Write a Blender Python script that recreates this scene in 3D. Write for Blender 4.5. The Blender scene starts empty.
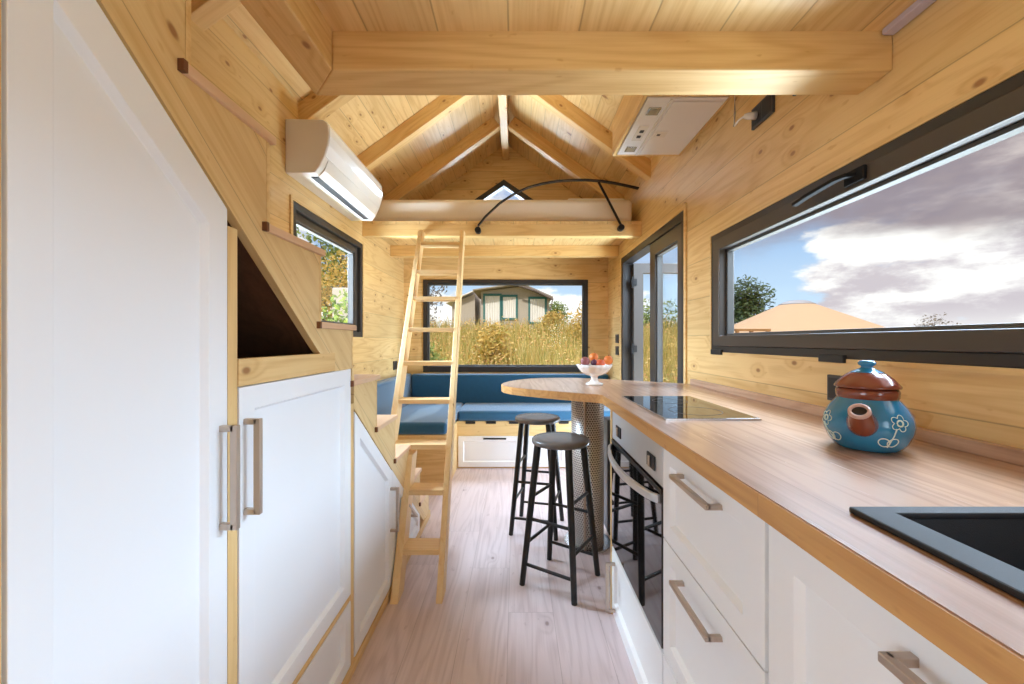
import bpy, bmesh, math, random
from mathutils import Vector, Matrix
random.seed(7)
S = bpy.context.scene
COL = S.collection
PI = math.pi
EYE = 1.17

# ---------------------------------------------------------------- camera
cam = bpy.data.cameras.new('camera'); camo = bpy.data.objects.new('camera', cam); COL.objects.link(camo)
camo.location = (0, 0, EYE); camo.rotation_euler = (PI/2, 0, 0)
cam.sensor_width = 36; cam.lens = 36*410/1024; cam.clip_start = .02; cam.clip_end = 500
cam.shift_x = -4/1024; cam.shift_y = -1/1024
S.camera = camo
S.view_settings.view_transform = 'Standard'; S.view_settings.look = 'None'
S.view_settings.gamma = 1; S.view_settings.use_curve_mapping = False
S.view_settings.exposure = .36
S.cycles.max_bounces = 10; S.cycles.diffuse_bounces = 6; S.cycles.glossy_bounces = 4
S.cycles.transparent_max_bounces = 12; S.cycles.caustics_reflective = False; S.cycles.caustics_refractive = False
S.cycles.sample_clamp_indirect = 8

# ---------------------------------------------------------------- node helpers
def lin(c): return c/12.92 if c <= .04045 else ((c+.055)/1.055)**2.4
def rgb(r, g, b): return (lin(r/255), lin(g/255), lin(b/255), 1)
class NT:
    def __init__(s, tree): s.t = tree; s.n = tree.nodes; s.l = tree.links
    def node(s, kind, **kw):
        n = s.n.new(kind)
        for k, v in kw.items(): setattr(n, k, v)
        return n
    def put(s, sock, v):
        if hasattr(v, 'links'): s.l.new(v, sock)
        else: sock.default_value = v
    def m(s, op, a, b=None, c=None, clamp=False):
        n = s.node('ShaderNodeMath', operation=op, use_clamp=clamp); s.put(n.inputs[0], a)
        if b is not None: s.put(n.inputs[1], b)
        if c is not None: s.put(n.inputs[2], c)
        return n.outputs[0]
    def vec(s, x, y, z):
        n = s.node('ShaderNodeCombineXYZ')
        for i, v in enumerate((x, y, z)): s.put(n.inputs[i], v)
        return n.outputs[0]
    def noise(s, v, scale=1, detail=2, rough=.5, out=0, dist=0):
        n = s.node('ShaderNodeTexNoise'); s.put(n.inputs['Vector'], v)
        n.inputs['Scale'].default_value = scale; n.inputs['Detail'].default_value = detail
        n.inputs['Roughness'].default_value = rough; n.inputs['Distortion'].default_value = dist
        return n.outputs[out]
    def mix(s, f, a, b, mode='MIX'):
        n = s.node('ShaderNodeMix', data_type='RGBA', blend_type=mode); s.put(n.inputs[0], f)
        s.put(n.inputs[6], a); s.put(n.inputs[7], b); return n.outputs[2]
    def step(s, v, a, b, lo=0., hi=1.):
        n = s.node('ShaderNodeMapRange', interpolation_type='SMOOTHSTEP'); s.put(n.inputs[0], v)
        n.inputs[1].default_value = a; n.inputs[2].default_value = b
        n.inputs[3].default_value = lo; n.inputs[4].default_value = hi; return n.outputs[0]
    def sep(s, v):
        n = s.node('ShaderNodeSeparateXYZ'); s.put(n.inputs[0], v); return n.outputs[0], n.outputs[1], n.outputs[2]

def new_mat(name):
    m = bpy.data.materials.new(name); m.use_nodes = True
    t = NT(m.node_tree); t.n.clear()
    out = t.node('ShaderNodeOutputMaterial'); p = t.node('ShaderNodeBsdfPrincipled')
    t.l.new(p.outputs[0], out.inputs[0])
    return m, t, p, out

# ---------------------------------------------------------------- sky
W = bpy.data.worlds.new('sky'); S.world = W; W.use_nodes = True
t = NT(W.node_tree); t.n.clear()
d = t.node('ShaderNodeTexCoord').outputs['Generated']
dx, dy, dz = t.sep(d)
az = t.m('ARCTAN2', dx, dy)
def cl(scale, ox, oe, det=10, rough=.60, ka=3.0, ke=7.0):
    return t.noise(t.vec(t.m('MULTIPLY_ADD', az, ka, ox), t.m('MULTIPLY_ADD', dz, ke, oe), ox), scale, det, rough)
na = cl(1.0, 23.7, 1.7); nb = cl(1.0, 23.7, 2.1)                     # the same cloud field, and a little higher up
cover = t.m('ADD', t.step(dz, .16, .05, 0., .10), t.m('ADD', t.step(az, .54, .72, -.06, .11), t.step(az, .40, .25, 0., .05)))
mask = t.step(t.m('ADD', na, cover), .47, .55)
lit = t.step(t.m('SUBTRACT', na, nb), -.10, .07)
cum = t.mix(lit, rgb(196, 188, 194), rgb(255, 254, 250))
blue = t.mix(t.step(dz, .0, .4), rgb(196, 220, 240), rgb(104, 152, 210))
skyc = t.mix(mask, blue, cum)
nc = cl(1.0, 11.2, 5.3, 8, .55, 2.0, 5.0)
deck = t.step(t.m('ADD', dz, t.m('MULTIPLY', t.m('SUBTRACT', nc, .5), .5)), .16, .27)
deckc = t.mix(t.step(cl(1.0, 31.2, 8.8, 9, .58, 2.4, 7.0), .43, .68), rgb(146, 134, 140), rgb(246, 234, 226))
skyc = t.mix(t.m('MULTIPLY', deck, t.step(az, .45, .62, .35, .95)), skyc, deckc)
haze = t.mix(t.step(dz, -.02, .07), rgb(244, 244, 242), skyc)
gain = t.m('ADD', t.step(dz, .36, .85, 1.0, 4.0), t.m('MULTIPLY', t.step(dy, -.2, -.7), .0))
bg = t.node('ShaderNodeBackground'); t.l.new(haze, bg.inputs[0]); t.put(bg.inputs[1], gain)
wo = t.node('ShaderNodeOutputWorld'); t.l.new(bg.outputs[0], wo.inputs[0])

# ---------------------------------------------------------------- sun, daylight through the windows, and fill lamps added behind the camera
def light(name, kind, loc, rot, energy, color=(1, 1, 1), **kw):
    l = bpy.data.lights.new(name, kind); l.energy = energy; l.color = color
    for k, v in kw.items(): setattr(l, k, v)
    o = bpy.data.objects.new(name, l); COL.objects.link(o); o.location = loc; o.rotation_euler = rot; return o
def aim(o, target):
    o.rotation_euler = (Vector(target)-o.location).to_track_quat('-Z', 'Y').to_euler()
sun = light('sun', 'SUN', (-4, -8, 12), (0, 0, 0), 2.6, (1, .94, .84), angle=.02); aim(sun, (1.2, 4, 0))
COOL = (.60, .79, 1.0); BOUNCE = (.68, .84, 1.0)
def area(name, loc, target, e, col, sx, sy):
    o = light(name, 'AREA', loc, (0, 0, 0), e, col, shape='RECTANGLE', size=sx, size_y=sy); aim(o, target); return o
# unseen fill lamps, added behind the camera to brighten cabinets and roof
area('fill_rear_loft', (-.1, -1.1, 2.5), (-.1, 4.0, 2.45), 3, COOL, 1.4, .6)
area('fill_rear_right', (1.02, -.55, 1.1), (-.7, .5, .7), 10, COOL, .8, .85)
area('fill_rear_left', (-1.24, -.55, 1.1), (.6, .6, .7), 11, COOL, .8, .85)
# sky light falling in through each window from above
area('skylight_kitchen_window', (2.6, 1.05, 2.05), (-.6, 1.05, .8), 84, COOL, 1.4, .7)
area('skylight_door', (2.3, 3.2, 3.2), (0, 3.1, .7), 125, COOL, 1.6, 1.0)
area('skylight_left_window', (-2.7, 2.6, 2.2), (.9, 2.4, 1.3), 330, COOL, 1.1, .8)
area('skylight_left_window_high', (-2.4, 3.4, 2.9), (-.1, 1.85, 0), 190, COOL, 1.0, .7)
area('skylight_picture_window', (-.1, 5.6, 3.0), (-.1, 3.4, .6), 140, COOL, 1.8, 1.0)
area('skylight_kitchen_high', (1.6, 1.5, 2.6), (.3, 1.0, .9), 80, COOL, 1.2, .6)
area('groundlight_gable_window', (-.13, 5.0, 2.35), (-.13, 3.2, 3.05), 36, BOUNCE, .7, .4)
area('groundlight_kitchen_near', (2.4, .95, -.1), (-.5, .85, 2.0), 22, BOUNCE, 1.2, .9)
# light thrown up by the sunlit ground outside each window
area('groundlight_kitchen_window', (2.4, 2.3, -.1), (-.3, 1.5, 2.2), 105, BOUNCE, 1.8, 1.0)
area('groundlight_left_window', (-2.3, 2.9, .2), (.5, 2.5, 2.6), 470, BOUNCE, 1.2, .8)
area('groundlight_door', (2.2, 3.1, -.15), (-.4, 2.8, 2.1), 95, BOUNCE, 1.6, .9)

# ---------------------------------------------------------------- materials
MATS = {}
def wood(name, grain, c_light, c_dark, plank=None, width=.14, knots=.25, rough=.45, contrast=1., ends=0, rot=None, groove=.004, knot_col=None, var=.16, scale=1.):
    m, t, p, out = new_mat(name)
    co = t.node('ShaderNodeTexCoord').outputs['Object']
    if rot:
        mp = t.node('ShaderNodeMapping'); t.put(mp.inputs['Vector'], co); mp.inputs['Rotation'].default_value = rot; co = mp.outputs[0]
    x, y, z = t.sep(co)
    ax = {'X': (x, y, z), 'Y': (y, x, z), 'Z': (z, x, y)}[grain]
    u, v, w = ax
    rand = t.node('ShaderNodeObjectInfo').outputs['Random']
    off = t.m('MULTIPLY', rand, 17.3)
    gro = None
    if plank:
        pv = {'X': x, 'Y': y, 'Z': z}[plank]
        tt = t.m('DIVIDE', t.m('ADD', pv, 20.), width); idn = t.m('FLOOR', tt); fr = t.m('FRACT', tt)
        wn = t.node('ShaderNodeTexWhiteNoise', noise_dimensions='1D'); t.put(wn.inputs['W'], idn)
        edge = t.m('MINIMUM', fr, t.m('SUBTRACT', 1., fr))
        gro = t.step(edge, 0., groove/width, 1., 0.)
        r1 = wn.outputs['Value']
        if ends:
            uu = t.m('DIVIDE', t.m('ADD', t.m('ADD', u, 40.), t.m('MULTIPLY', r1, ends)), ends)
            ui = t.m('FLOOR', uu); uf = t.m('FRACT', uu)
            e2 = t.m('MINIMUM', uf, t.m('SUBTRACT', 1., uf))
            gro = t.m('MAXIMUM', gro, t.step(e2, 0., groove/ends, 1., 0.))
            wn2 = t.node('ShaderNodeTexWhiteNoise', noise_dimensions='1D'); t.put(wn2.inputs['W'], t.m('ADD', t.m('MULTIPLY', idn, 7.3), ui))
            r1 = wn2.outputs['Value']
        off = t.m('ADD', off, t.m('MULTIPLY', r1, 31.7))
    else:
        r1 = None
    us = t.m('ADD', u, off)
    vv = t.m('ADD', v, t.m('MULTIPLY', off, .37))
    k = None
    if knots:
        vo = t.node('ShaderNodeTexVoronoi', feature='F1', voronoi_dimensions='2D'); vw = t.m('ADD', vv, w)
        t.put(vo.inputs['Vector'], t.vec(t.m('MULTIPLY', us, 5.2*scale), t.m('MULTIPLY', vw, 9.*scale), 0.))
        vo.inputs['Scale'].default_value = 1
        cr, cg, cb = t.sep(vo.outputs['Color'])
        on = t.m('LESS_THAN', cr, knots)
        k = t.m('MULTIPLY', t.step(vo.outputs['Distance'], .035, .10, 1., 0.), on)
        halo = t.m('MULTIPLY', t.step(vo.outputs['Distance'], .02, .42, 1., 0.), on)
    base = t.noise(t.vec(t.m('MULTIPLY', us, .55*scale), t.m('MULTIPLY', vv, 6.*scale), t.m('MULTIPLY', w, 6.*scale)), 1, 2, .45)
    if k is not None: base = t.m('ADD', base, t.m('MULTIPLY', halo, .10))
    ring = t.m('ADD', t.m('MULTIPLY', t.m('SINE', t.m('MULTIPLY', base, 85.)), .5), .5)
    fine = t.noise(t.vec(t.m('MULTIPLY', us, 4.), t.m('MULTIPLY', vv, 130.), t.m('MULTIPLY', w, 130.)), 1, 3, .6)
    big = t.noise(t.vec(t.m('MULTIPLY', us, 1.3), t.m('MULTIPLY', vv, 3.), t.m('MULTIPLY', w, 3.)), 1, 3, .5)
    f = t.m('ADD', t.m('MULTIPLY', t.m('POWER', ring, 1.8), .30*contrast), t.m('MULTIPLY', t.m('SUBTRACT', fine, .5), .8*contrast))
    f = t.m('ADD', f, t.m('MULTIPLY', t.m('SUBTRACT', big, .45), 1.0*contrast), clamp=True)
    col = t.mix(f, c_light, c_dark)
    if k is not None:
        fleck = t.step(t.noise(t.vec(t.m('MULTIPLY', us, 16.), t.m('MULTIPLY', vw, 34.), 0.), 1, 2, .5), .66, .74)
        col = t.mix(t.m('MULTIPLY', fleck, .45), col, c_dark)
        col = t.mix(t.m('MULTIPLY', halo, .30), col, c_dark)
        col = t.mix(t.m('MULTIPLY', k, .8), col, knot_col or rgb(140, 82, 36))
    if r1 is not None:
        hs = t.node('ShaderNodeHueSaturation'); t.put(hs.inputs['Color'], col)
        t.put(hs.inputs['Value'], t.m('ADD', 1-var/2, t.m('MULTIPLY', r1, var))); col = hs.outputs[0]
    if gro is not None: col = t.mix(t.m('MULTIPLY', gro, .45), col, rgb(95, 60, 28))
    t.put(p.inputs['Base Color'], col)
    t.put(p.inputs['Roughness'], t.m('ADD', rough-.06, t.m('MULTIPLY', fine, .12)))
    bp = t.node('ShaderNodeBump'); bp.inputs['Strength'].default_value = .18; bp.inputs['Distance'].default_value = .004
    h = t.m('MULTIPLY', fine, .35)
    if gro is not None: h = t.m('SUBTRACT', h, gro)
    t.put(bp.inputs['Height'], h); t.put(p.inputs['Normal'], bp.outputs[0])
    if name == 'worktop_wood': p.inputs['Coat Weight'].default_value = .6; p.inputs['Coat Roughness'].default_value = .3
    MATS[name] = m; return m
def plain(name, col, rough=.5, metal=0., bump=0., bscale=200, var=0., vscale=3, spec=None, coat=0., sheen=0.):
    m, t, p, out = new_mat(name)
    co = t.node('ShaderNodeTexCoord').outputs['Object']
    nz = t.noise(co, vscale, 4, .55)
    hs = t.node('ShaderNodeHueSaturation'); hs.inputs['Color'].default_value = col
    t.put(hs.inputs['Value'], t.m('ADD', 1-var*.5, t.m('MULTIPLY', nz, var)))
    t.put(p.inputs['Base Color'], hs.outputs[0])
    t.put(p.inputs['Roughness'], t.m('ADD', rough-.03, t.m('MULTIPLY', nz, .06)))
    p.inputs['Metallic'].default_value = metal
    if coat: p.inputs['Coat Weight'].default_value = coat
    if sheen: p.inputs['Sheen Weight'].default_value = sheen
    if spec is not None: p.inputs['Specular IOR Level'].default_value = spec
    if bump:
        bp = t.node('ShaderNodeBump'); bp.inputs['Strength'].default_value = bump; bp.inputs['Distance'].default_value = .002
        t.put(bp.inputs['Height'], t.noise(co, bscale, 3, .6)); t.put(p.inputs['Normal'], bp.outputs[0])
    MATS[name] = m; return m
SPR_L, SPR_D = rgb(230, 197, 138), rgb(194, 145, 80)
wood('spruce_wall_y', 'Y', SPR_L, SPR_D, plank='Z', width=.20, knots=.34, groove=.003)
wood('spruce_wall_x', 'X', SPR_L, SPR_D, plank='Z', width=.20, knots=.34, groove=.003)
wood('spruce_ceiling', 'Y', SPR_L, SPR_D, plank='X', width=.11, knots=.32, groove=.003)
wood('spruce_ceiling_wide', 'Y', SPR_L, SPR_D, plank='X', width=.185, knots=.35, groove=.004)
wood('spruce_beam_x', 'X', rgb(228, 192, 130), rgb(192, 141, 74), knots=.12, rough=.5)
wood('spruce_beam_y', 'Y', rgb(228, 192, 130), rgb(192, 141, 74), knots=.12, rough=.5)
wood('spruce_board_x', 'X', SPR_L, SPR_D, knots=.10)
wood('spruce_board_y', 'Y', SPR_L, SPR_D, knots=.10)
wood('spruce_board_z', 'Z', SPR_L, SPR_D, knots=.08)
wood('spruce_side', 'Y', rgb(232, 203, 148), rgb(204, 162, 100), plank='Z', width=.16, knots=.16, rot=(math.radians(38.7), 0, 0), groove=.002, var=.08)
wood('tread_wood', 'Y', rgb(226, 190, 156), rgb(202, 160, 122), knots=0, contrast=.6)
wood('ladder_wood', 'Z', rgb(240, 210, 158), rgb(222, 178, 116), knots=.05, contrast=.8)
wood('ladder_wood_x', 'X', rgb(240, 210, 158), rgb(222, 178, 116), knots=.05, contrast=.8)
wood('niche_shade_wood', 'Y', rgb(104, 70, 48), rgb(74, 48, 32), knots=0, rough=.6)  # deep shade of the niche put into the wood colour
wood('end_grain', 'Z', rgb(120, 72, 40), rgb(78, 44, 24), knots=0, rough=.6)
wood('worktop_wood', 'Y', rgb(206, 170, 144), rgb(160, 122, 96), plank='X', width=.19, knots=0, rough=.25, contrast=1.35, groove=.0008, var=.10)
wood('worktop_edge', 'Y', rgb(206, 156, 94), rgb(164, 108, 54), plank='Y', width=.55, knots=.10, rough=.45, groove=.001)
wood('floor_laminate', 'Y', rgb(218, 200, 199), rgb(176, 152, 150), plank='X', width=.192, knots=.05, rough=.30, contrast=1.0, ends=1.28, groove=.0016, knot_col=rgb(140, 112, 108), var=.10)
wood('deck_wood', 'X', rgb(150, 110, 70), rgb(110, 76, 48), knots=0)
plain('white_paint', rgb(240, 243, 247), .42, bump=.05, bscale=60)
plain('white_paint_warm', rgb(242, 242, 242), .42, bump=.05, bscale=60)
plain('handle_metal', rgb(196, 180, 166), .36, .8, bump=.03)
plain('steel', rgb(205, 205, 206), .26, 1., bump=.02)
plain('panel_silver', rgb(205, 207, 212), .3, .45)
plain('steel_light', rgb(214, 210, 206), .38, .75)
plain('strip_lavender', rgb(196, 186, 200), .5)
plain('frame_black', rgb(46, 42, 41), .40, bump=.05)
plain('frame_brown', rgb(78, 72, 68), .36, .25, bump=.04)
plain('seal_grey', rgb(84, 82, 80), .45)
plain('jamb_grey', rgb(80, 82, 90), .4, .2)
plain('black_metal', rgb(26, 25, 26), .42, .4)
plain('black_matt', rgb(24, 24, 27), .75, spec=.2)
plain('black_plastic', rgb(28, 28, 31), .45)
plain('white_plastic', rgb(238, 236, 232), .22, coat=.3)
plain('white_plastic_matt', rgb(226, 222, 216), .42)
plain('hood_grey', rgb(232, 232, 234), .4, .05)
plain('hood_filter', rgb(228, 226, 226), .45, .05, bump=.3, bscale=300)
plain('lamp_lens', rgb(168, 158, 136), .25)
plain('blue_glass', rgb(110, 130, 170), .2)
plain('socket_dark', rgb(62, 64, 68), .4)
plain('black_glass', rgb(10, 10, 11), .035, spec=.6)
plain('oven_glass', rgb(14, 12, 12), .03, spec=1.0)
plain('hob_mark', rgb(60, 60, 62), .3)
plain('sink_composite', rgb(22, 23, 28), .5, bump=.25, bscale=700)
plain('stool_black', rgb(25, 24, 24), .38, bump=.1, bscale=90)
plain('stool_seat', rgb(112, 108, 106), .26, bump=.15, bscale=40, var=.2)
plain('blue_fabric', rgb(24, 82, 114), .9, bump=.6, bscale=420, var=.35, vscale=30, sheen=.5)
plain('mattress_cloth', rgb(226, 214, 200), .9, bump=.5, bscale=25, var=.1)
plain('pillow_cloth', rgb(238, 234, 228), .9, bump=.4, bscale=30)
plain('teapot_blue', rgb(34, 122, 164), .22, var=.5, vscale=9, coat=.5)
plain('teapot_brown', rgb(122, 58, 38), .22, var=.5, vscale=14, coat=.5)
plain('teapot_cream', rgb(214, 228, 216), .35)
plain('teapot_rim', rgb(188, 150, 136), .3, coat=.4)
plain('teapot_dark', rgb(24, 12, 8), .6)
plain('bowl_glass', rgb(236, 232, 228), .15, coat=.6)
plain('peach', rgb(232, 130, 58), .45, var=.6, vscale=18)
plain('peach_red', rgb(212, 92, 52), .45, var=.7, vscale=18)
plain('plum', rgb(92, 40, 66), .35, var=.6, vscale=20)
plain('plum_pink', rgb(150, 92, 92), .4, var=.6, vscale=20)
plain('grey_cabinet', rgb(84, 88, 98), .45)
plain('canvas_grey', rgb(176, 166, 152), .85, bump=.3, bscale=8, var=.2, vscale=2)
plain('canvas_dark', rgb(96, 84, 76), .85)
plain('canvas_roof', rgb(150, 140, 128), .85, bump=.2, bscale=6)
plain('canvas_white', rgb(222, 220, 214), .8, bump=.3, bscale=6)
plain('canvas_teal', rgb(52, 110, 108), .7)
plain('yurt_canvas', rgb(176, 146, 112), .85, bump=.2, bscale=6, var=.1)
plain('yurt_crown', rgb(140, 140, 142), .4)
plain('bark', rgb(96, 76, 58), .9, bump=.6, bscale=20)
plain('concrete', rgb(196, 190, 184), .85, bump=.3, bscale=20, var=.2)
def leaf_mat(name, cols):
    m, t, p, out = new_mat(name)
    r = t.node('ShaderNodeNewGeometry').outputs['Random Per Island']
    cr = t.node('ShaderNodeValToRGB'); t.put(cr.inputs[0], r)
    el = cr.color_ramp.elements
    while len(el) < len(cols): el.new(.5)
    for i, c in enumerate(cols): el[i].position = i/(len(cols)-1); el[i].color = c
    p.inputs['Roughness'].default_value = .6
    t.put(p.inputs['Base Color'], cr.outputs[0])
    tr = t.node('ShaderNodeBsdfTranslucent'); t.put(tr.inputs[0], cr.outputs[0])
    ms = t.node('ShaderNodeMixShader'); ms.inputs[0].default_value = .3
    t.l.new(p.outputs[0], ms.inputs[1]); t.l.new(tr.outputs[0], ms.inputs[2]); t.l.new(ms.outputs[0], out.inputs[0])
    MATS[name] = m
leaf_mat('grass_blades', [rgb(112, 122, 56), rgb(200, 166, 96), rgb(138, 142, 68), rgb(222, 192, 130), rgb(156, 152, 74), rgb(206, 180, 112)])
leaf_mat('seed_heads', [rgb(206, 164, 96), rgb(220, 190, 120), rgb(188, 132, 84), rgb(150, 150, 70), rgb(228, 204, 150)])
leaf_mat('leaf_green', [rgb(70, 92, 40), rgb(116, 134, 60), rgb(146, 158, 80), rgb(90, 110, 50)])
leaf_mat('leaf_dark', [rgb(44, 62, 34), rgb(70, 90, 44), rgb(84, 100, 54)])
leaf_mat('leaf_gold', [rgb(178, 148, 70), rgb(206, 172, 92), rgb(150, 142, 62)])
leaf_mat('leaf_bare', [rgb(92, 86, 80), rgb(130, 118, 96)])
# soil
m, t, p, out = new_mat('soil_grass')
co = t.node('ShaderNodeTexCoord').outputs['Object']
c = t.mix(t.step(t.noise(co, 1.3, 6, .65), .35, .65), rgb(118, 118, 52), rgb(186, 156, 82))
c = t.mix(t.step(t.noise(co, 9, 5, .7), .4, .7), c, rgb(150, 140, 66))
t.put(p.inputs['Base Color'], c); p.inputs['Roughness'].default_value = .95; MATS['soil_grass'] = m
# clear glass pane
m, t, p, out = new_mat('pane_glass')
t.n.remove(p)
tr = t.node('ShaderNodeBsdfTransparent'); tr.inputs[0].default_value = (.97, .98, .98, 1)
gl = t.node('ShaderNodeBsdfGlossy'); gl.inputs['Roughness'].default_value = .0
lw = t.node('ShaderNodeLayerWeight'); lw.inputs[0].default_value = .5
frv = t.m('ADD', .003, t.m('MULTIPLY', t.m('POWER', lw.outputs['Facing'], 5.), .35))
ms = t.node('ShaderNodeMixShader'); t.l.new(frv, ms.inputs[0]); t.l.new(tr.outputs[0], ms.inputs[1]); t.l.new(gl.outputs[0], ms.inputs[2])
t.l.new(ms.outputs[0], out.inputs[0]); MATS['pane_glass'] = m
# perforated metal: staggered dark holes, laid out by the sheet's own UVs (metres)
m, t, p, out = new_mat('perforated_metal')
uv = t.node('ShaderNodeUVMap').outputs[0]
ux, uy, _ = t.sep(uv)
pit = .0145
row = t.m('DIVIDE', uy, pit*.87); ri = t.m('FLOOR', row)
sh = t.m('MULTIPLY', t.m('MODULO', ri, 2.), .5)
fx = t.m('SUBTRACT', t.m('FRACT', t.m('ADD', t.m('DIVIDE', ux, pit), sh)), .5)
fy = t.m('MULTIPLY', t.m('SUBTRACT', t.m('FRACT', row), .5), .87)
dd = t.m('SQRT', t.m('ADD', t.m('MULTIPLY', fx, fx), t.m('MULTIPLY', fy, fy)))
hole = t.step(dd, .26, .33, 1., 0.)
t.put(p.inputs['Base Color'], t.mix(hole, rgb(232, 230, 226), rgb(58, 56, 54)))
t.put(p.inputs['Metallic'], t.m('SUBTRACT', .4, t.m('MULTIPLY', hole, .4))); p.inputs['Roughness'].default_value = .42
bp = t.node('ShaderNodeBump'); bp.inputs['Strength'].default_value = .6; bp.inputs['Distance'].default_value = .002; bp.invert = True
t.put(bp.inputs['Height'], hole); t.put(p.inputs['Normal'], bp.outputs[0]); MATS['perforated_metal'] = m

# ---------------------------------------------------------------- mesh helpers
class MB:
    def __init__(s): s.v = []; s.f = []; s.uv = {}
    def add(s, vs, fs):
        b = len(s.v); s.v += [tuple(p) for p in vs]; s.f += [tuple(i+b for i in f) for f in fs]; return s
    def box(s, x0, x1, y0, y1, z0, z1):
        vs = [(x, y, z) for x in (x0, x1) for y in (y0, y1) for z in (z0, z1)]
        return s.add(vs, [(0, 1, 3, 2), (4, 6, 7, 5), (0, 4, 5, 1), (2, 3, 7, 6), (0, 2, 6, 4), (1, 5, 7, 3)])
    def prism(s, poly, d0, d1, fn):
        n = len(poly); vs = [fn(a, b, d0) for a, b in poly]+[fn(a, b, d1) for a, b in poly]
        return s.add(vs, [tuple(range(n)), tuple(range(2*n-1, n-1, -1))]+[(i, i+n, (i+1) % n+n, (i+1) % n) for i in range(n)])
    def sweep(s, pts, sec, up=(0, 0, 1), caps=True, closed=False):
        pts = [Vector(p) for p in pts]; n = len(pts); k = 0; vs = []
        for i, p in enumerate(pts):
            if closed: d = pts[(i+1) % n]-pts[i-1]
            else: d = pts[min(i+1, n-1)]-pts[max(i-1, 0)]
            d.normalize(); u = Vector(up)
            if abs(d.dot(u)) > .98: u = Vector((0, 1, 0)) if abs(d.y) < .9 else Vector((1, 0, 0))
            a = d.cross(u).normalized(); b = a.cross(d).normalized()
            q = sec(i/(n-1)) if callable(sec) else sec
            k = len(q)
            vs += [p+a*x+b*y for x, y in q]
        fs = []
        for i in range(n if closed else n-1):
            j = (i+1) % n
            fs += [(i*k+c, i*k+(c+1) % k, j*k+(c+1) % k, j*k+c) for c in range(k)]
        if caps and not closed: fs += [tuple(range(k-1, -1, -1)), tuple(range((n-1)*k, n*k))]
        return s.add(vs, fs)
    def tube(s, pts, r, n=10, **kw):
        c = lambda rr: [(rr*math.cos(2*PI*i/n), rr*math.sin(2*PI*i/n)) for i in range(n)]
        return s.sweep(pts, (lambda q: c(r(q))) if callable(r) else c(r), **kw)
    def bar(s, p0, p1, w, h, up=(0, 0, 1)):
        return s.sweep([p0, p1], [(-w/2, -h/2), (w/2, -h/2), (w/2, h/2), (-w/2, h/2)], up)
    def lathe(s, prof, c=(0, 0, 0), n=32, axis=None):
        c = Vector(c); vs = []; fs = []; k = len(prof)
        q = Vector((0, 0, 1)).rotation_difference(Vector(axis)) if axis else None
        for i in range(n):
            a = 2*PI*i/n
            for r, z in prof:
                p = Vector((r*math.cos(a), r*math.sin(a), z))
                if q: p = q @ p
                vs.append(c+p)
        for i in range(n):
            j = (i+1) % n
            fs += [(i*k+m, j*k+m, j*k+m+1, i*k+m+1) for m in range(k-1)]
        return s.add(vs, fs)
    def ball(s, c, r, n=20, sq=(1, 1, 1)):
        prof = [(r*math.sin(PI*i/(n//2)), -r*math.cos(PI*i/(n//2))) for i in range(n//2+1)]
        b = len(s.v); s.lathe(prof, (0, 0, 0), n)
        for i in range(b, len(s.v)):
            p = s.v[i]; s.v[i] = (c[0]+p[0]*sq[0], c[1]+p[1]*sq[1], c[2]+p[2]*sq[2])
        return s
    def build(s, name, mat, parent=None, bevel=0., smooth=False, seg=2, origin=None, sub=0):
        if parent is not None: org = Vector(parent['_o'])
        elif origin is not None: org = Vector(origin)
        else:
            lo = [min(p[i] for p in s.v) for i in range(3)]; hi = [max(p[i] for p in s.v) for i in range(3)]
            org = Vector(((lo[0]+hi[0])/2, (lo[1]+hi[1])/2, lo[2]))
        me = bpy.data.meshes.new(name)
        me.from_pydata([tuple(Vector(p)-org) for p in s.v], [], s.f)
        bm = bmesh.new(); bm.from_mesh(me)
        bmesh.ops.remove_doubles(bm, verts=bm.verts, dist=1e-6)
        bmesh.ops.recalc_face_normals(bm, faces=bm.faces); bm.to_mesh(me); bm.free()
        me.materials.append(MATS[mat])
        o = bpy.data.objects.new(name, me); COL.objects.link(o)
        o['_o'] = tuple(org)
        if parent is not None: o.parent = parent
        else: o.location = org
        if smooth:
            for pl in me.polygons: pl.use_smooth = True
        if sub:
            b = o.modifiers.new('subdivision', 'SUBSURF'); b.levels = sub; b.render_levels = sub
        if bevel:
            b = o.modifiers.new('bevel', 'BEVEL'); b.width = bevel; b.segments = seg; b.limit_method = 'ANGLE'; b.angle_limit = .6
            if smooth is None: pass
        return o
def sharp_smooth(o, ang=40):
    me = o.data
    for pl in me.polygons: pl.use_smooth = True
    me.set_sharp_from_angle(angle=math.radians(ang)); return o
def tag(o, label=None, cat=None, group=None, kind=None):
    if label: o['label'] = label
    if cat: o['category'] = cat
    if group: o['group'] = group
    if kind: o['kind'] = kind
    return o
def thing(name, loc, label, cat, group=None, kind=None):
    o = bpy.data.objects.new(name, None); COL.objects.link(o); o.location = loc; o['_o'] = tuple(loc); o.empty_display_size = .1
    return tag(o, label, cat, group, kind)
def struct(o, label=None, cat=None): return tag(o, label, cat, None, 'structure')
def copy_tree(o, parent=None):
    c = o.copy(); COL.objects.link(c)
    if parent is not None: c.parent = parent
    for ch in [q for q in bpy.data.objects if q.parent == o]: copy_tree(ch, c)
    return c
def B(*a): return MB().box(*a)
MX = lambda a, b, d: (d, a, b)          # profile in y,z extruded along x
MY = lambda a, b, d: (a, d, b)          # profile in x,z extruded along y
MZ = lambda a, b, d: (a, b, d)          # profile in x,y extruded along z
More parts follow.
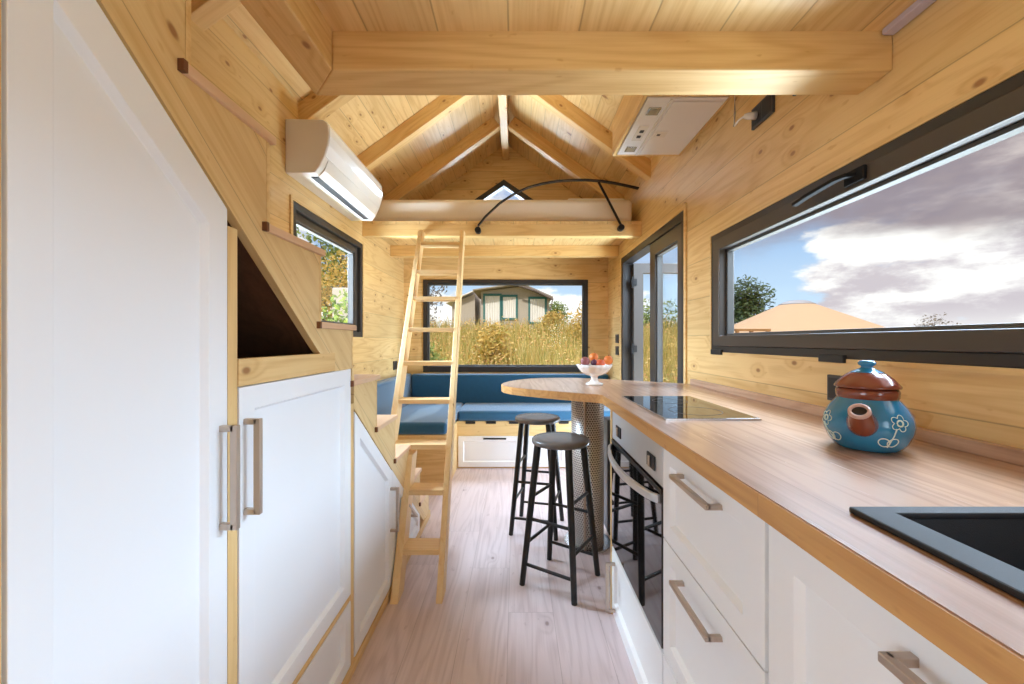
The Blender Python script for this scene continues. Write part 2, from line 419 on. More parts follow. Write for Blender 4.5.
def wall_grid(mb, fn, a0, a1, b0, b1, d0, d1, holes):
    As = sorted({a0, a1, *[h[0] for h in holes], *[h[1] for h in holes]}); Bs = sorted({b0, b1, *[h[2] for h in holes], *[h[3] for h in holes]})
    for i in range(len(As)-1):
        for j in range(len(Bs)-1):
            ca, cb = (As[i]+As[i+1])/2, (Bs[j]+Bs[j+1])/2
            if any(h[0] < ca < h[1] and h[2] < cb < h[3] for h in holes): continue
            mb.prism([(As[i], Bs[j]), (As[i+1], Bs[j]), (As[i+1], Bs[j+1]), (As[i], Bs[j+1])], d0, d1, fn)
    return mb
def inset(poly, d):
    n = len(poly); out = []
    area = sum(poly[i][0]*poly[(i+1) % n][1]-poly[(i+1) % n][0]*poly[i][1] for i in range(n))
    sg = 1 if area > 0 else -1
    ds = d if isinstance(d, (list, tuple)) else [d]*n
    L = []
    for i in range(n):
        (x0, y0), (x1, y1) = poly[i], poly[(i+1) % n]; l = math.hypot(x1-x0, y1-y0)
        nx, ny = -(y1-y0)/l*sg, (x1-x0)/l*sg
        L.append((x0+nx*ds[i], y0+ny*ds[i], x1-x0, y1-y0))
    for i in range(n):
        x1, y1, a1, b1 = L[i-1]; x2, y2, a2, b2 = L[i]
        det = a1*b2-b1*a2
        s = ((x2-x1)*b2-(y2-y1)*a2)/det
        out.append((x1+a1*s, y1+b1*s))
    return out
def ring(mb, outer, inner, d0, d1, fn):
    n = len(outer)
    vs = [fn(a, b, d) for d in (d0, d1) for p in (outer, inner) for a, b in p]
    O0, I0, O1, I1 = 0, n, 2*n, 3*n; fs = []
    for i in range(n):
        j = (i+1) % n
        fs += [(O0+i, O0+j, I0+j, I0+i), (O1+i, I1+i, I1+j, O1+j), (O0+i, O1+i, O1+j, O0+j), (I0+i, I0+j, I1+j, I1+i)]
    return mb.add(vs, fs)
def shaker(poly, w, fn, thick=.022, rec=.013):
    """one door or drawer front: a raised frame around a recessed panel, fn(a, b, depth out of the plane)"""
    inn = inset(poly, w); inn2 = inset(inn, .008); n = len(poly)
    vs = [fn(a, b, 0) for a, b in poly]+[fn(a, b, thick) for a, b in poly]+[fn(a, b, thick) for a, b in inn]+[fn(a, b, thick-rec) for a, b in inn2]
    fs = [tuple(range(n))]
    for i in range(n):
        j = (i+1) % n
        fs += [(i, j, n+j, n+i), (n+i, n+j, 2*n+j, 2*n+i), (2*n+i, 2*n+j, 3*n+j, 3*n+i)]
    fs.append(tuple(range(3*n, 4*n)))
    return MB().add(vs, fs)
def rect(a0, a1, b0, b1): return [(a0, b0), (a1, b0), (a1, b1), (a0, b1)]
def d_handle(p0, p1, out, w=.010, parent=None, mat='handle_metal', name='handle'):
    """square bar pull from post to post standing `out` off the face"""
    p0, p1, out = Vector(p0), Vector(p1), Vector(out)
    mb = MB(); ax = (p1-p0).normalized()
    mb.bar(p0+out-ax*w/2, p1+out+ax*w/2, w, w*1.1, up=out)
    for p in (p0, p1): mb.bar(p-out*.02, p+out, w, w, up=ax)
    return mb.build(name, mat, parent, bevel=.0012)

XL, XR, YF, YB = -1.21, .99, 4.42, -1.30
# roof geometry
APX = -.11
def zr(x): return 3.16-.725*abs(x-APX)      # underside of the rafters
SL = math.atan(.725)

# ================================================================ THE SETTING
fl = B(XL-.1, XR+.1, YB-.1, YF+.1, -.12, 0).build('floor', 'floor_laminate', origin=(0, 0, 0)); struct(fl)
w = wall_grid(MB(), MX, YB, YF+.1, 0, 2.52, XL-.1, XL, [(2.21, 3.22, 1.20, 1.93), (-.95, -.15, .6, 1.6)]).build('wall_left', 'spruce_wall_y', origin=(0, 0, 0)); struct(w)  # last hole: unseen, cut for the added rear fill lamp
w = wall_grid(MB(), MX, YB, YF+.1, 0, 2.52, XR, XR+.1, [(2.40, 3.83, 0.0, 1.94), (.42, 2.065, 1.116, 1.695), (-.95, -.15, .6, 1.6)]).build('wall_right', 'spruce_wall_y', origin=(0, 0, 0)); struct(w)  # last hole, out of view, likewise admits an added fill lamp
mb = wall_grid(MB(), MY, XL, XR, 0, 2.50, YF, YF+.1, [(-1.0, .775, .836, 1.83)])
GA = [(APX, 3.32), (XL-.02, 2.50), (XR+.02, 2.50)]
GH = [(-.13, 2.907), (-.13-.58, 2.51), (-.13+.58, 2.51)]
ring(mb, GA, GH, YF, YF+.1, MY)
struct(mb.build('wall_far', 'spruce_wall_x', origin=(0, 0, 0)))
mb = wall_grid(MB(), MY, XL, XR, 0, 2.50, YB-.1, YB, [])
mb.prism(GA, YB-.1, YB, MY)
struct(mb.build('wall_back', 'spruce_wall_x', origin=(0, 0, 0)))
# roof boards
RT = .11/math.cos(SL)
mb = MB()
for sx in (-1, 1):
    xe = APX+sx*1.32
    mb.prism([(APX, 3.16+RT), (xe, zr(xe)+RT), (xe, zr(xe)+RT+.05), (APX, 3.16+RT+.05)], YB-.1, YF+.1, MY)
struct(mb.build('ceiling', 'spruce_ceiling', origin=(0, 0, 0)))
# boards of the loft floor over the camera, and of the far sleeping loft
mb = B(-.53, XR, YB, 1.12, 1.983, 2.02)
struct(mb.build('ceiling.001', 'spruce_ceiling_wide', origin=(0, 0, 0)))
mb = B(XL, XR, 3.225, YF, 2.09, 2.113)
struct(mb.build('ceiling.002', 'spruce_ceiling_wide', origin=(0, 0, 0)))

def beam(box, mat, label, cat='beam', group=None, name='ceiling_beam'):
    o = B(*box).build(name, mat, bevel=.004); return tag(o, label, cat, group)
def mitred(poly, mat, label):
    return tag(MB().prism(poly, 1.881, 2.04, MZ).build('ceiling_beam', mat, bevel=.004), label, 'beam')
mitred([(-.482, 1.076), (XR-.001, 1.076), (XR-.001, 1.187), (-.58, 1.19)], 'spruce_beam_x', 'thick pale wooden cross beam at the near loft edge, closest to the viewer')
mitred([(-.58, YB+.01), (-.482, YB+.01), (-.482, 1.0755), (-.58, 1.1895)], 'spruce_beam_y', 'pale wooden beam running lengthwise above the stairs towards the near cross beam')
beam((XL+.001, XR-.001, 3.225, 3.30, 1.995, 2.09), 'spruce_beam_x', 'wooden beam along the front edge of the sleeping loft, under the mattress')
beam((XL+.001, XR-.001, 3.94, 4.02, 1.985, 2.09), 'spruce_beam_x', 'wooden joist under the sleeping loft, just in front of the far wall')
RW = B(APX-.035, APX+.035, YB+.01, YF-.001, 3.12, 3.25).build('ridge_beam', 'spruce_beam_y', bevel=.004)
tag(RW, 'pale ridge beam running along the very top of the roof', 'beam')
# rafters: built once along local x, copied and turned
LEN = (1.1-.035)/math.cos(SL)
rp = MB().box(0, LEN+.0, 0, .08, .004, .109).build('rafter', 'spruce_beam_x', origin=(0, 0, 0), bevel=.003)
RY = [.77, 1.51, 2.28, 3.01, 3.75]
names = ['above the near end of the stairs', 'above the stairs, beside the near cross beam', 'above the white air conditioner',
         'over the front of the sleeping loft', 'beside the triangular gable window']
first = True
for side in (-1, 1):
    for y, nm in zip(RY, names):
        if side == 1 and y < 2: continue
        o = rp if first else rp.copy()
        if not first: COL.objects.link(o)
        first = False
        x0 = XL+.0005 if side == -1 else XR-.0005
        o.location = (x0, y, zr(x0))
        o.rotation_euler = (0, -SL if side == -1 else SL-PI, 0)
        if side == 1:
            # mirrored: turned about z, then tilted, so the rafter still rises to the ridge
            o.rotation_euler = (0, -SL, PI); o.location = (x0, y+.08, zr(x0))
            if abs(y-2.28) < .01: nm = 'beside the cooker hood box'
        tag(o, 'wooden rafter on the %s roof slope, %s' % ('left' if side == -1 else 'right', nm), 'rafter', 'roof rafters')
led = B(.955, .985, YB+.05, 1.07, 1.967, 1.983).build('light_strip', 'strip_lavender', bevel=.002)
tag(led, 'slim grey metal light profile along the top of the right wall', 'light strip')

# ---------------------------------------------------------------- windows and door (frame, sash, pane)
def casing(fn, a0, a1, b0, b1, d0, d1, parent, w=.022):
    mb = MB(); ring(mb, rect(a0-w, a1+w, b0-w, b1+w), rect(a0, a1, b0, b1), d0, d1, fn); return mb.build('casing', 'spruce_board_y', parent)
# far picture window
wn = thing('window_1', (-.1, YF, .836), 'wide black framed picture window above the blue bench', 'window', kind='structure')
mb = MB(); ring(mb, rect(-1.0, .775, .836, 1.83), rect(-.95, .73, .90, 1.785), YF-.012, YF+.07, MY); mb.build('frame', 'frame_black', wn, bevel=.003)
mb = MB(); ring(mb, rect(-.95, .73, .90, 1.785), rect(-.938, .718, .912, 1.773), YF+.02, YF+.05, MY); mb.build('glazing_bead', 'seal_grey', wn)
B(-.94, .72, YF+.032, YF+.040, .91, 1.775).build('pane', 'pane_glass', wn)
# gable window
wn = thing('window_2', (-.13, YF, 2.51), 'small triangular black framed window in the gable above the bed', 'window', kind='structure')
GI = inset(GH, .055)
mb = MB(); ring(mb, GH, GI, YF-.012, YF+.07, MY); mb.build('frame', 'frame_black', wn)
MB().prism(GI, YF+.03, YF+.038, MY).build('pane', 'pane_glass', wn)
# left window
wn = thing('window_3', (XL, 2.71, 1.20), 'dark framed window in the left wall behind the stairs', 'window', kind='structure')
mb = MB(); ring(mb, rect(2.21, 3.22, 1.20, 1.93), rect(2.25, 3.18, 1.24, 1.89), XL-.09, XL+.006, MX); mb.build('frame', 'frame_black', wn, bevel=.003)
mb = MB(); ring(mb, rect(2.25, 3.18, 1.24, 1.89), rect(2.30, 3.13, 1.29, 1.845), XL-.075, XL-.02, MX); mb.build('sash', 'frame_brown', wn, bevel=.003)
mb = MB(); ring(mb, rect(2.30, 3.13, 1.29, 1.845), rect(2.312, 3.118, 1.302, 1.833), XL-.060, XL-.03, MX); mb.build('glazing_bead', 'seal_grey', wn)
B(XL-.05, XL-.043, 2.31, 3.12, 1.30, 1.835).build('pane', 'pane_glass', wn)
casing(MX, 2.21, 3.22, 1.20, 1.93, XL+.0005, XL+.010, wn)
# kitchen window
wn = thing('window_4', (XR, 1.25, 1.125), 'long low dark brown framed window above the kitchen worktop', 'window', kind='structure')
y0, y1, z0, z1 = .42, 2.065, 1.116, 1.695
mb = MB(); ring(mb, rect(y0, y1, z0, z1), rect(y0+.035, y1-.035, z0+.03, z1-.03), XR-.006, XR+.09, MX); mb.build('frame', 'frame_black', wn, bevel=.003)
s0 = rect(y0+.035, y1-.035, z0+.03, z1-.03); s1 = rect(y0+.095, y1-.095, z0+.079, z1-.085)
mb = MB(); ring(mb, s0, s1, XR-.014, XR+.06, MX); mb.build('sash', 'frame_brown', wn, bevel=.004)
mb = MB(); ring(mb, s1, inset(s1, .012), XR+.02, XR+.05, MX); mb.build('glazing_bead', 'seal_grey', wn, bevel=.002)
B(XR+.035, XR+.042, y0+.10, y1-.10, z0+.09, z1-.09).build('pane', 'pane_glass', wn)
casing(MX, y0, y1, z0, z1, XR-.008, XR-.0005, wn, w=.014)
hd = MB().box(XR-.024, XR-.013, 1.14, 1.21, 1.622, 1.662)
hd.sweep([(XR-.02, 1.175, 1.645), (XR-.042, 1.18, 1.645), (XR-.048, 1.21, 1.645), (XR-.045, 1.33, 1.640), (XR-.040, 1.40, 1.634)], [(-.010, -.006), (.010, -.006), (.010, .006), (-.010, .006)])
hd.build('handle', 'black_matt', wn, bevel=.003)
for yc in (1.27, 2.0):
    B(XR-.018, XR-.002, yc-.05, yc+.05, z0-.012, z0+.012).build('hinge_cover', 'black_plastic', wn, bevel=.002)
# glazed double door in the right wall
dr = thing('door_1', (XR, 3.1, 0), 'dark framed glazed double door in the right wall with its far leaf open', 'door', kind='structure')
mb = MB(); ring(mb, rect(2.40, 3.83, 0.0, 1.94), rect(2.45, 3.78, .04, 1.885), XR-.006, XR+.09, MX); mb.build('frame', 'frame_black', dr, bevel=.003)
mb = MB(); ring(mb, rect(2.45, 3.05, .04, 1.885), rect(2.53, 2.94, .14, 1.79), XR+.005, XR+.065, MX); lf = mb.build('door_leaf', 'frame_brown', dr, bevel=.004)
mb = MB(); ring(mb, rect(2.53, 2.94, .14, 1.79), rect(2.542, 2.928, .152, 1.778), XR+.02, XR+.05, MX); mb.build('glazing_bead', 'seal_grey', lf)
B(XR+.032, XR+.040, 2.54, 2.93, .15, 1.78).build('pane', 'pane_glass', lf)
# open leaf, swung out square to the wall on its far hinges
oy = 3.745
mb = MB(); ring(mb, rect(XR+.075, XR+.70, .04, 1.875), rect(XR+.165, XR+.61, .14, 1.785), oy-.03, oy+.03, MY); lf = mb.build('door_leaf', 'frame_brown', dr, bevel=.004)
B(XR+.155, XR+.62, oy-.004, oy+.004, .13, 1.795).build('pane', 'pane_glass', lf)
for zc in (.35, 1.10, 1.70):
    mb = MB(); mb.tube([(XR+.06, oy-.045, zc-.05), (XR+.06, oy-.045, zc+.05)], .011); mb.box(XR+.05, XR+.10, oy-.052, oy-.03, zc-.03, zc+.03); mb.build('hinge', 'black_metal', dr)
casing(MX, 2.40, 3.83, .001, 1.94, XR-.010, XR-.0005, dr, w=.03)

# ================================================================ STAIRCASE AND UNDERSTAIRS CABINETS
XS = -.575
ND = [2.43, 2.18, 1.927, 1.669, 1.421, 1.184, .93, .698, .45, .20]
NZ = [.21, .41, .614, .818, 1.031, 1.226, 1.44, 1.650, 1.86, 2.0]
FD = [2.72, 2.46, 2.205, 1.963, 1.71, 1.457, 1.219, .969, .73, .48]
NT_ = 9
def zd(y): return 1.143-.80*(y-1.19)
st = thing('staircase', (-.9, 1.4, 0), 'pale spruce staircase climbing along the left wall towards the near loft', 'staircase')
# the saw-toothed side panel, slice by slice between the risers
def ptop(y):
    for k in range(NT_):
        if y > ND[k]+.014: return NZ[k]-.019
    return 1.841
def pbot(y):
    if 1.30 < y < 1.455: return 1.074
    if 1.19 < y <= 1.30: return 1.143+(1.074-1.143)*(y-1.19)/.11
    return max(zd(y), .05 if y < 2.60 else .0)
cuts = sorted([.434, 1.19, 1.30, 1.455, 2.555, 2.60, 2.70]+[ND[k]+.014 for k in range(NT_)])
mb = MB()
for a, b in zip(cuts, cuts[1:]):
    e = 1e-5; tz = ptop((a+b)/2)
    mb.prism([(a, pbot(a+e)), (b, pbot(b-e)), (b, tz), (a, tz)], XS-.02, XS, MX)
mb.build('side_panel', 'spruce_side', st)
for k in range(NT_):
    mb = B(XL+.002, XS+.010, ND[k], FD[k], NZ[k]-.019, NZ[k]); tr = mb.build('tread', 'tread_wood', st, bevel=.003)
    B(XS-.003, XS+.0108, ND[k]-.002, ND[k]+.008, NZ[k]-.0195, NZ[k]+.0005).build('end_strip', 'end_grain', tr)
    ztop = NZ[k+1]-.019 if k < NT_-1 else 2.0
    B(XL+.002, XS-.0008, ND[k]+.0165, ND[k]+.029, NZ[k]-.0005, ztop).build('riser', 'spruce_board_x', st)
B(XS-.6, XS, .818, .846, .0, 1.40).build('divider', 'spruce_board_z', st)
B(XS-.6, XS, 1.425, 1.452, .0, .95).build('divider', 'spruce_board_z', st)
B(XS-.6, XS, .432, .458, .0, 1.715).build('divider', 'spruce_board_z', st)
B(XS-.02, XS+.002, .848, 1.30, 1.075, 1.133).build('rail', 'spruce_board_y', st, bevel=.002)
B(XS-.02, XS+.001, .848, 1.424, .272, .290).build('rail', 'spruce_board_y', st, bevel=.001)
B(XS-.3, XS+.004, .43, 2.74, 0, .042).build('plinth', 'spruce_board_y', st, bevel=.002)
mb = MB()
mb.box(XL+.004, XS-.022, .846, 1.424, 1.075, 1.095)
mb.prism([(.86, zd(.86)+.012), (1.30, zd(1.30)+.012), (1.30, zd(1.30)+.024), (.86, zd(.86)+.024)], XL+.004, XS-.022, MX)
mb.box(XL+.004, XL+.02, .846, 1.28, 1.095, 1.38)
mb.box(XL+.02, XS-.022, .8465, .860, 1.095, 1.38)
mb.build('niche_shade_lining', 'niche_shade_wood', st)  # boards added in a dark colour to shade the niche interior
HX = (.036, 0, 0)
P1 = lambda a, b, d: (XS-.020+d, a, b)
# tall wardrobe
def body(y0, y1, ztop, parent, mat='white_paint'):
    pl = [(y0, .045), (y1, .045), (y1, ztop(y1)-.05), (y0, ztop(y0)-.05)]
    return MB().prism(pl, XL+.01, XS-.022, MX).build('body', mat, parent)
wd = thing('wardrobe', (-.9, .64, 0), 'tall white cupboard under the highest steps, its top cut on the slope', 'cupboard')
body(.46, .816, lambda y: zd(y)-.02, wd)
dp = [(.462, .05), (.814, .05), (.814, zd(.814)-.012), (.462, zd(.462)-.012)]
do = shaker(dp, [.05, .048, .062, .046], P1).build('door', 'white_paint', wd, bevel=.001)
d_handle((XS, .797, .81), (XS, .797, 1.00), (.029, 0, 0), .012, do)
cb = thing('understairs_cupboard', (-.9, 1.13, 0), 'square white cupboard with a drawer front, below the open triangular niche', 'cupboard')
body(.848, 1.424, lambda y: 1.10, cb)
do = shaker(rect(.849, 1.422, .293, 1.073), .05, P1).build('door', 'white_paint', cb, bevel=.001)
d_handle((XS, .868, .81), (XS, .868, 1.00), (.029, 0, 0), .012, do)
shaker(rect(.849, 1.422, .046, .270), .045, P1).build('drawer', 'white_paint', cb, bevel=.001)
cb = thing('understairs_cupboard', (-.9, 1.68, 0), 'white cupboard with a sloping top between the square cupboard and the ladder foot', 'cupboard')
body(1.457, 1.898, lambda y: zd(y)-.02, cb)
do = shaker([(1.458, .046), (1.896, .046), (1.896, zd(1.896)-.010), (1.458, zd(1.458)-.010)], .05, P1).build('door', 'white_paint', cb, bevel=.001)
d_handle((XS, 1.872, .305), (XS, 1.872, .495), (.034, 0, 0), .012, do)
cb = thing('understairs_cupboard', (-.9, 2.1, 0), 'smallest white cupboard under the lowest steps, behind the ladder foot', 'cupboard')
body(1.902, 2.44, lambda y: max(zd(y)-.02, .12), cb)
do = shaker([(1.90, .046), (2.44, .046), (2.44, zd(2.44)-.004), (1.90, zd(1.90)-.004)], .04, P1).build('door', 'white_paint', cb, bevel=.001)
d_handle((XS, 2.08, .335), (XS, 2.24, .215), (.032, 0, 0), .012, do)

# ================================================================ KITCHEN RUN
XK = .412       # face of the kitchen fronts
XC = .387       # worktop front edge
PK = lambda a, b, d: (XK+.020-d, a, b)
ZT = .93
wt = thing('worktop', (.7, 1.4, .89), 'long oak worktop with a rounded breakfast bar end', 'worktop')
bar = [(XC, 1.82)]
tip = [(.368, 1.845), (.27, 1.905), (.155, 1.985), (.05, 2.065), (-.02, 2.13), (-.062, 2.20), (-.078, 2.28), (-.070, 2.36), (-.04, 2.45), (.01, 2.54), (.08, 2.62), (.18, 2.67), (.30, 2.685), (.40, 2.67), (.52, 2.61)]
bar += tip+[(XR-.003, 2.29), (XR-.003, 1.82)]
mb = MB().prism(bar, .892, ZT, MZ)
sx0, sx1, sy0, sy1 = .476, .943, -.16, .562
wall_grid(mb, MZ, XC, XR-.003, -.65, 1.82, .892, ZT, [(sx0, sx1, sy0, sy1)])
mb.build('top', 'worktop_wood', wt)
B(XC-.0035, XC-.0004, -.65, 1.82, .8915, ZT-.0015).build('edge_band', 'worktop_edge', wt)
mb = MB(); e0 = [(XC, 1.82)]+tip; k = len(e0)
out = []
for i, (a, b) in enumerate(e0):
    pa = e0[max(i-1, 0)]; pb = e0[min(i+1, k-1)]; tx, ty = pb[0]-pa[0], pb[1]-pa[1]; l = math.hypot(tx, ty)
    out.append((a-ty/l*.0035, b+tx/l*.0035))
cx, cy = .35, 2.25
out2 = []
for (a, b), (a2, b2) in zip(e0, out):
    if math.hypot(a2-cx, b2-cy) < math.hypot(a-cx, b-cy): a2, b2 = 2*a-a2, 2*b-b2
    out2.append((a2, b2))
vs = []
for (a, b), (a2, b2) in zip(e0, out2): vs += [(a, b, .8915), (a2, b2, .8915), (a2, b2, ZT-.0015), (a, b, ZT-.0015)]
fs = []
for i in range(k-1):
    for c in range(4): fs.append((i*4+c, i*4+(c+1) % 4, i*4+4+(c+1) % 4, i*4+4+c))
fs += [(0, 1, 2, 3), (4*k-1, 4*k-2, 4*k-3, 4*k-4)]
mb.add(vs, fs).build('edge_band', 'worktop_edge', wt)
B(XR-.022, XR-.002, -.65, 2.28, ZT, ZT+.03).build('upstand', 'worktop_wood', wt, bevel=.002)
# sink
sk = thing('sink', (.7, .2, .75), 'matt black composite sink set into the worktop', 'sink')
so = rect(.464, .955, -.18, .573); si = rect(.512, .905, -.10, .55)
mb = MB(); ring(mb, so, si, ZT+.0005, ZT+.009, MZ); mb.build('rim', 'sink_composite', sk, bevel=.003)
bt = inset(si, .02); n4 = 4
vs = [(a, b, ZT+.004) for a, b in inset(si, -.004)]+[(a, b, ZT-.17) for a, b in bt]+[(a, b, ZT+.004) for a, b in inset(si, -.008)]+[(a, b, ZT-.176) for a, b in inset(bt, -.004)]
fs = [(i, (i+1) % 4, 4+(i+1) % 4, 4+i) for i in range(4)]+[(4, 5, 6, 7)]+[(8+i, 8+(i+1) % 4, 12+(i+1) % 4, 12+i) for i in range(4)]+[(12, 13, 14, 15)]+[(i, (i+1) % 4, 8+(i+1) % 4, 8+i) for i in range(4)]
MB().add(vs, fs).build('basin', 'sink_composite', sk)
MB().lathe([(0, .004), (.03, .004), (.042, .001), (.042, 0)], (.71, .22, ZT-.1695)).build('drain', 'steel', sk, smooth=True)
# hob
hb = thing('hob', (.6, 1.49, ZT), 'slim black glass hob let into the worktop above the oven', 'hob')
B(.455, .738, 1.24, 1.745, ZT+.0003, ZT+.006).build('glass', 'black_glass', hb, bevel=.0015)
mb = MB(); ring(mb, rect(.452, .741, 1.237, 1.748), rect(.455, .738, 1.24, 1.745), ZT+.0002, ZT+.0055, MZ); mb.build('trim', 'steel', hb)
for yc, r in ((1.375, .085), (1.60, .065)):
    mb = MB(); no = 40
    ring(mb, [(.6+r*math.cos(2*PI*i/no), yc+r*math.sin(2*PI*i/no)) for i in range(no)], [(.6+(r-.003)*math.cos(2*PI*i/no), yc+(r-.003)*math.sin(2*PI*i/no)) for i in range(no)], ZT+.0055, ZT+.0064, MZ)
    mb.build('cooking_zone', 'hob_mark', hb)
# base units
def carcass(y0, y1, parent, z0=.03, z1=.888, mat='white_paint_warm', x0=XK+.021):
    mb = MB()
    mb.box(x0, XR-.03, y0, y0+.016, z0, z1); mb.box(x0, XR-.03, y1-.016, y1, z0, z1)
    mb.box(XR-.046, XR-.03, y0+.016, y1-.016, z0, z1); mb.box(x0, XR-.046, y0+.016, y1-.016, z0, z0+.016)
    return mb.build('body', mat, parent)
ov_y0, ov_y1 = 1.148, 1.755
oc = thing('oven_cabinet', (.7, 1.45, 0), 'white oven housing with a low flap below the oven and a pale side panel', 'cabinet')
carcass(ov_y0, ov_y1, oc)
fp = shaker(rect(ov_y0+.002, ov_y1, .03, .292), .04, PK).build('flap', 'white_paint_warm', oc, bevel=.001)
d_handle((XK-.002, 1.70, .052), (XK-.002, 1.70, .245), (-.032, 0, 0), .011, fp)
B(XK+.018, XR-.03, ov_y0+.016, ov_y1-.016, .292, .302).build('shelf', 'white_paint_warm', oc)
B(XK-.004, XR-.03, ov_y1+.001, ov_y1+.019, .0, .888).build('side_panel', 'spruce_board_z', oc, bevel=.001)
B(XK+.004, XR-.05, ov_y0, ov_y1, 0, .029).build('plinth', 'white_paint_warm', oc)
ov = thing('oven', (.7, 1.45, .303), 'built-in oven with steel control panel and black glass door', 'oven')
B(XK+.021, XR-.08, ov_y0+.02, ov_y1-.02, .303, .88).build('oven_body', 'black_metal', ov)
B(XK, XK+.02, ov_y0+.004, ov_y1-.003, .757, .888).build('control_panel', 'panel_silver', ov, bevel=.002)
dg = B(XK-.003, XK+.02, ov_y0+.004, ov_y1-.003, .304, .752).build('oven_door', 'oven_glass', ov, bevel=.002)
B(XK-.005, XK-.003, ov_y0+.004, ov_y1-.003, .738, .752).build('top_trim', 'black_plastic', dg)
hp = []
for i in range(25):
    q = i/24; y = ov_y0+.012+(ov_y1-ov_y0-.024)*q
    hp.append((XK-.006-.046*math.sin(PI*q)**.6, y, .722-.006*math.sin(PI*q)))
MB().sweep(hp, [(-.006, -.012), (.006, -.012), (.006, .012), (-.006, .012)]).build('handle', 'panel_silver', dg, bevel=.003)
for yc in (1.245, 1.64):
    kn = B(XK-.005, XK, yc-.036, yc+.036, .785, .828).build('knob', 'black_plastic', ov, bevel=.003)
    B(XK-.012, XK-.006, yc-.006, yc+.006, .790, .823).build('grip', 'handle_metal', kn, bevel=.002)
du = thing('drawer_cabinet', (.7, .91, 0), 'white kitchen drawer unit between the oven and the sink cupboard', 'cabinet')
carcass(.672, 1.144, du); B(XK+.004, XR-.05, .672, 1.144, 0, .029).build('plinth', 'white_paint_warm', du)
for (za, zb) in ((.626, .884), (.304, .622), (.03, .300)):
    dw = shaker(rect(.676, 1.142, za, zb), [.048, .048, .048, .066], PK).build('drawer', 'white_paint_warm', du, bevel=.001)
    d_handle((XK-.001, .82, zb-.046), (XK-.001, 1.005, zb-.046), (-.029, 0, 0), .0105, dw)
su = thing('sink_cabinet', (.7, .35, 0), 'white kitchen cupboard below the black sink', 'cabinet')
mb = MB(); mb.box(XK+.021, XR-.03, .02, .036, .03, .74); mb.box(XK+.021, XR-.03, .652, .668, .03, .74); mb.box(XR-.046, XR-.03, .036, .652, .03, .74); mb.box(XK+.021, XR-.046, .036, .652, .03, .046); mb.box(XK+.021, .455, .02, .668, .74, .885)
mb.build('body', 'white_paint_warm', su)
do = shaker(rect(.022, .666, .032, .884), .06, PK).build('door', 'white_paint_warm', su, bevel=.001)
d_handle((XK-.001, .235, .842), (XK-.001, .422, .842), (-.029, 0, 0), .0105, do)
B(XK+.004, XR-.05, .02, .668, 0, .029).build('plinth', 'white_paint_warm', su)
# perforated metal pillar carrying the bar
pl = thing('bar_pillar', (.418, 2.40, 0), 'perforated grey metal pillar holding up the breakfast bar', 'pillar')
def oval(rx, ry, n=40): return [(.418+rx*math.cos(2*PI*i/n), 2.40+ry*math.sin(2*PI*i/n)) for i in range(n)]
me_v = []; me_f = []; uvs = []
n = 48; o2 = oval(.093, .115, n); acc = [0]
for i in range(n): acc.append(acc[-1]+math.dist(o2[i], o2[(i+1) % n]))
for i in range(n+1):
    a, b = o2[i % n]
    for z in (.008, .891): me_v.append((a, b, z))
for i in range(n): me_f.append((i*2, i*2+2, i*2+3, i*2+1)); uvs += [(acc[i], 0), (acc[i+1], 0), (acc[i+1], .883), (acc[i], .883)]
me = bpy.data.meshes.new('sheet'); me.from_pydata([tuple(Vector(v)-Vector((.418, 2.40, 0))) for v in me_v], [], me_f)
ul = me.uv_layers.new(name='UVMap')
for i, q in enumerate(uvs): ul.data[i].uv = q
for q in me.polygons: q.use_smooth = True
me.materials.append(MATS['perforated_metal']); so_ = bpy.data.objects.new('sheet', me); COL.objects.link(so_); so_.parent = pl
so2 = so_.modifiers.new('solidify', 'SOLIDIFY'); so2.thickness = .002; so2.offset = -1
MB().prism(oval(.135, .15, 40), 0, .008, MZ).build('base_plate', 'steel', pl, bevel=.002)
MB().tube([(.418-.035, 2.283, .008), (.418-.035, 2.283, .890)], .007).build('seam_trim', 'handle_metal', pl)
gb = thing('floor_cabinet', (.70, 2.62, 0), 'slim dark grey upright box between the pillar and the oven housing', 'box')
B(.545, .80, 2.44, 2.56, .03, .70).build('body', 'grey_cabinet', gb, bevel=.008)
for x in (.575, .775): B(x-.015, x+.015, 2.47, 2.53, 0, .03).build('foot', 'black_plastic', gb)

# ================================================================ BENCH, CUSHIONS
bn = thing('corner_bench', (-.3, 3.9, 0), 'L-shaped wooden storage bench under the picture window', 'bench')
mb = MB(); mb.box(XL+.003, XR-.003, 3.78, YF-.003, 0, .43); mb.box(XL+.003, -.542, 3.22, 3.78, 0, .43); mb.build('base', 'spruce_board_x', bn, bevel=.002)
PF = lambda a, b, d: (a, 3.779-d, b)
dw = shaker(rect(-.53, .47, .014, .295), .045, PF, thick=.016).build('drawer', 'white_paint_warm', bn, bevel=.001)
B(-.30, -.09, 3.75, 3.763, .268, .280).build('handle', 'black_metal', dw, bevel=.002)
for x in (-.42, -.23, -.02, .22, .44): B(x-.045, x+.045, 3.772, 3.781, .408, .430).build('strap', 'black_plastic', bn)
def cushion(box, label, cat='cushion', name='seat_cushion', grp=None, bv=.028):
    o = B(*box).build(name, 'blue_fabric', bevel=bv, seg=4); sharp_smooth(o, 60); return tag(o, label, cat, grp)
cushion((-.541, XR-.006, 3.765, YF-.125, .432, .527), 'long blue seat cushion on the bench under the picture window', grp='blue bench cushions')
cushion((XL+.105, -.544, 3.212, YF-.125, .432, .530), 'blue seat cushion on the left arm of the bench behind the ladder', grp='blue bench cushions')
cushion((XL+.105, XR-.01, YF-.122, YF-.016, .432, .822), 'long blue back cushion below the picture window', name='back_cushion', grp='blue bench cushions')
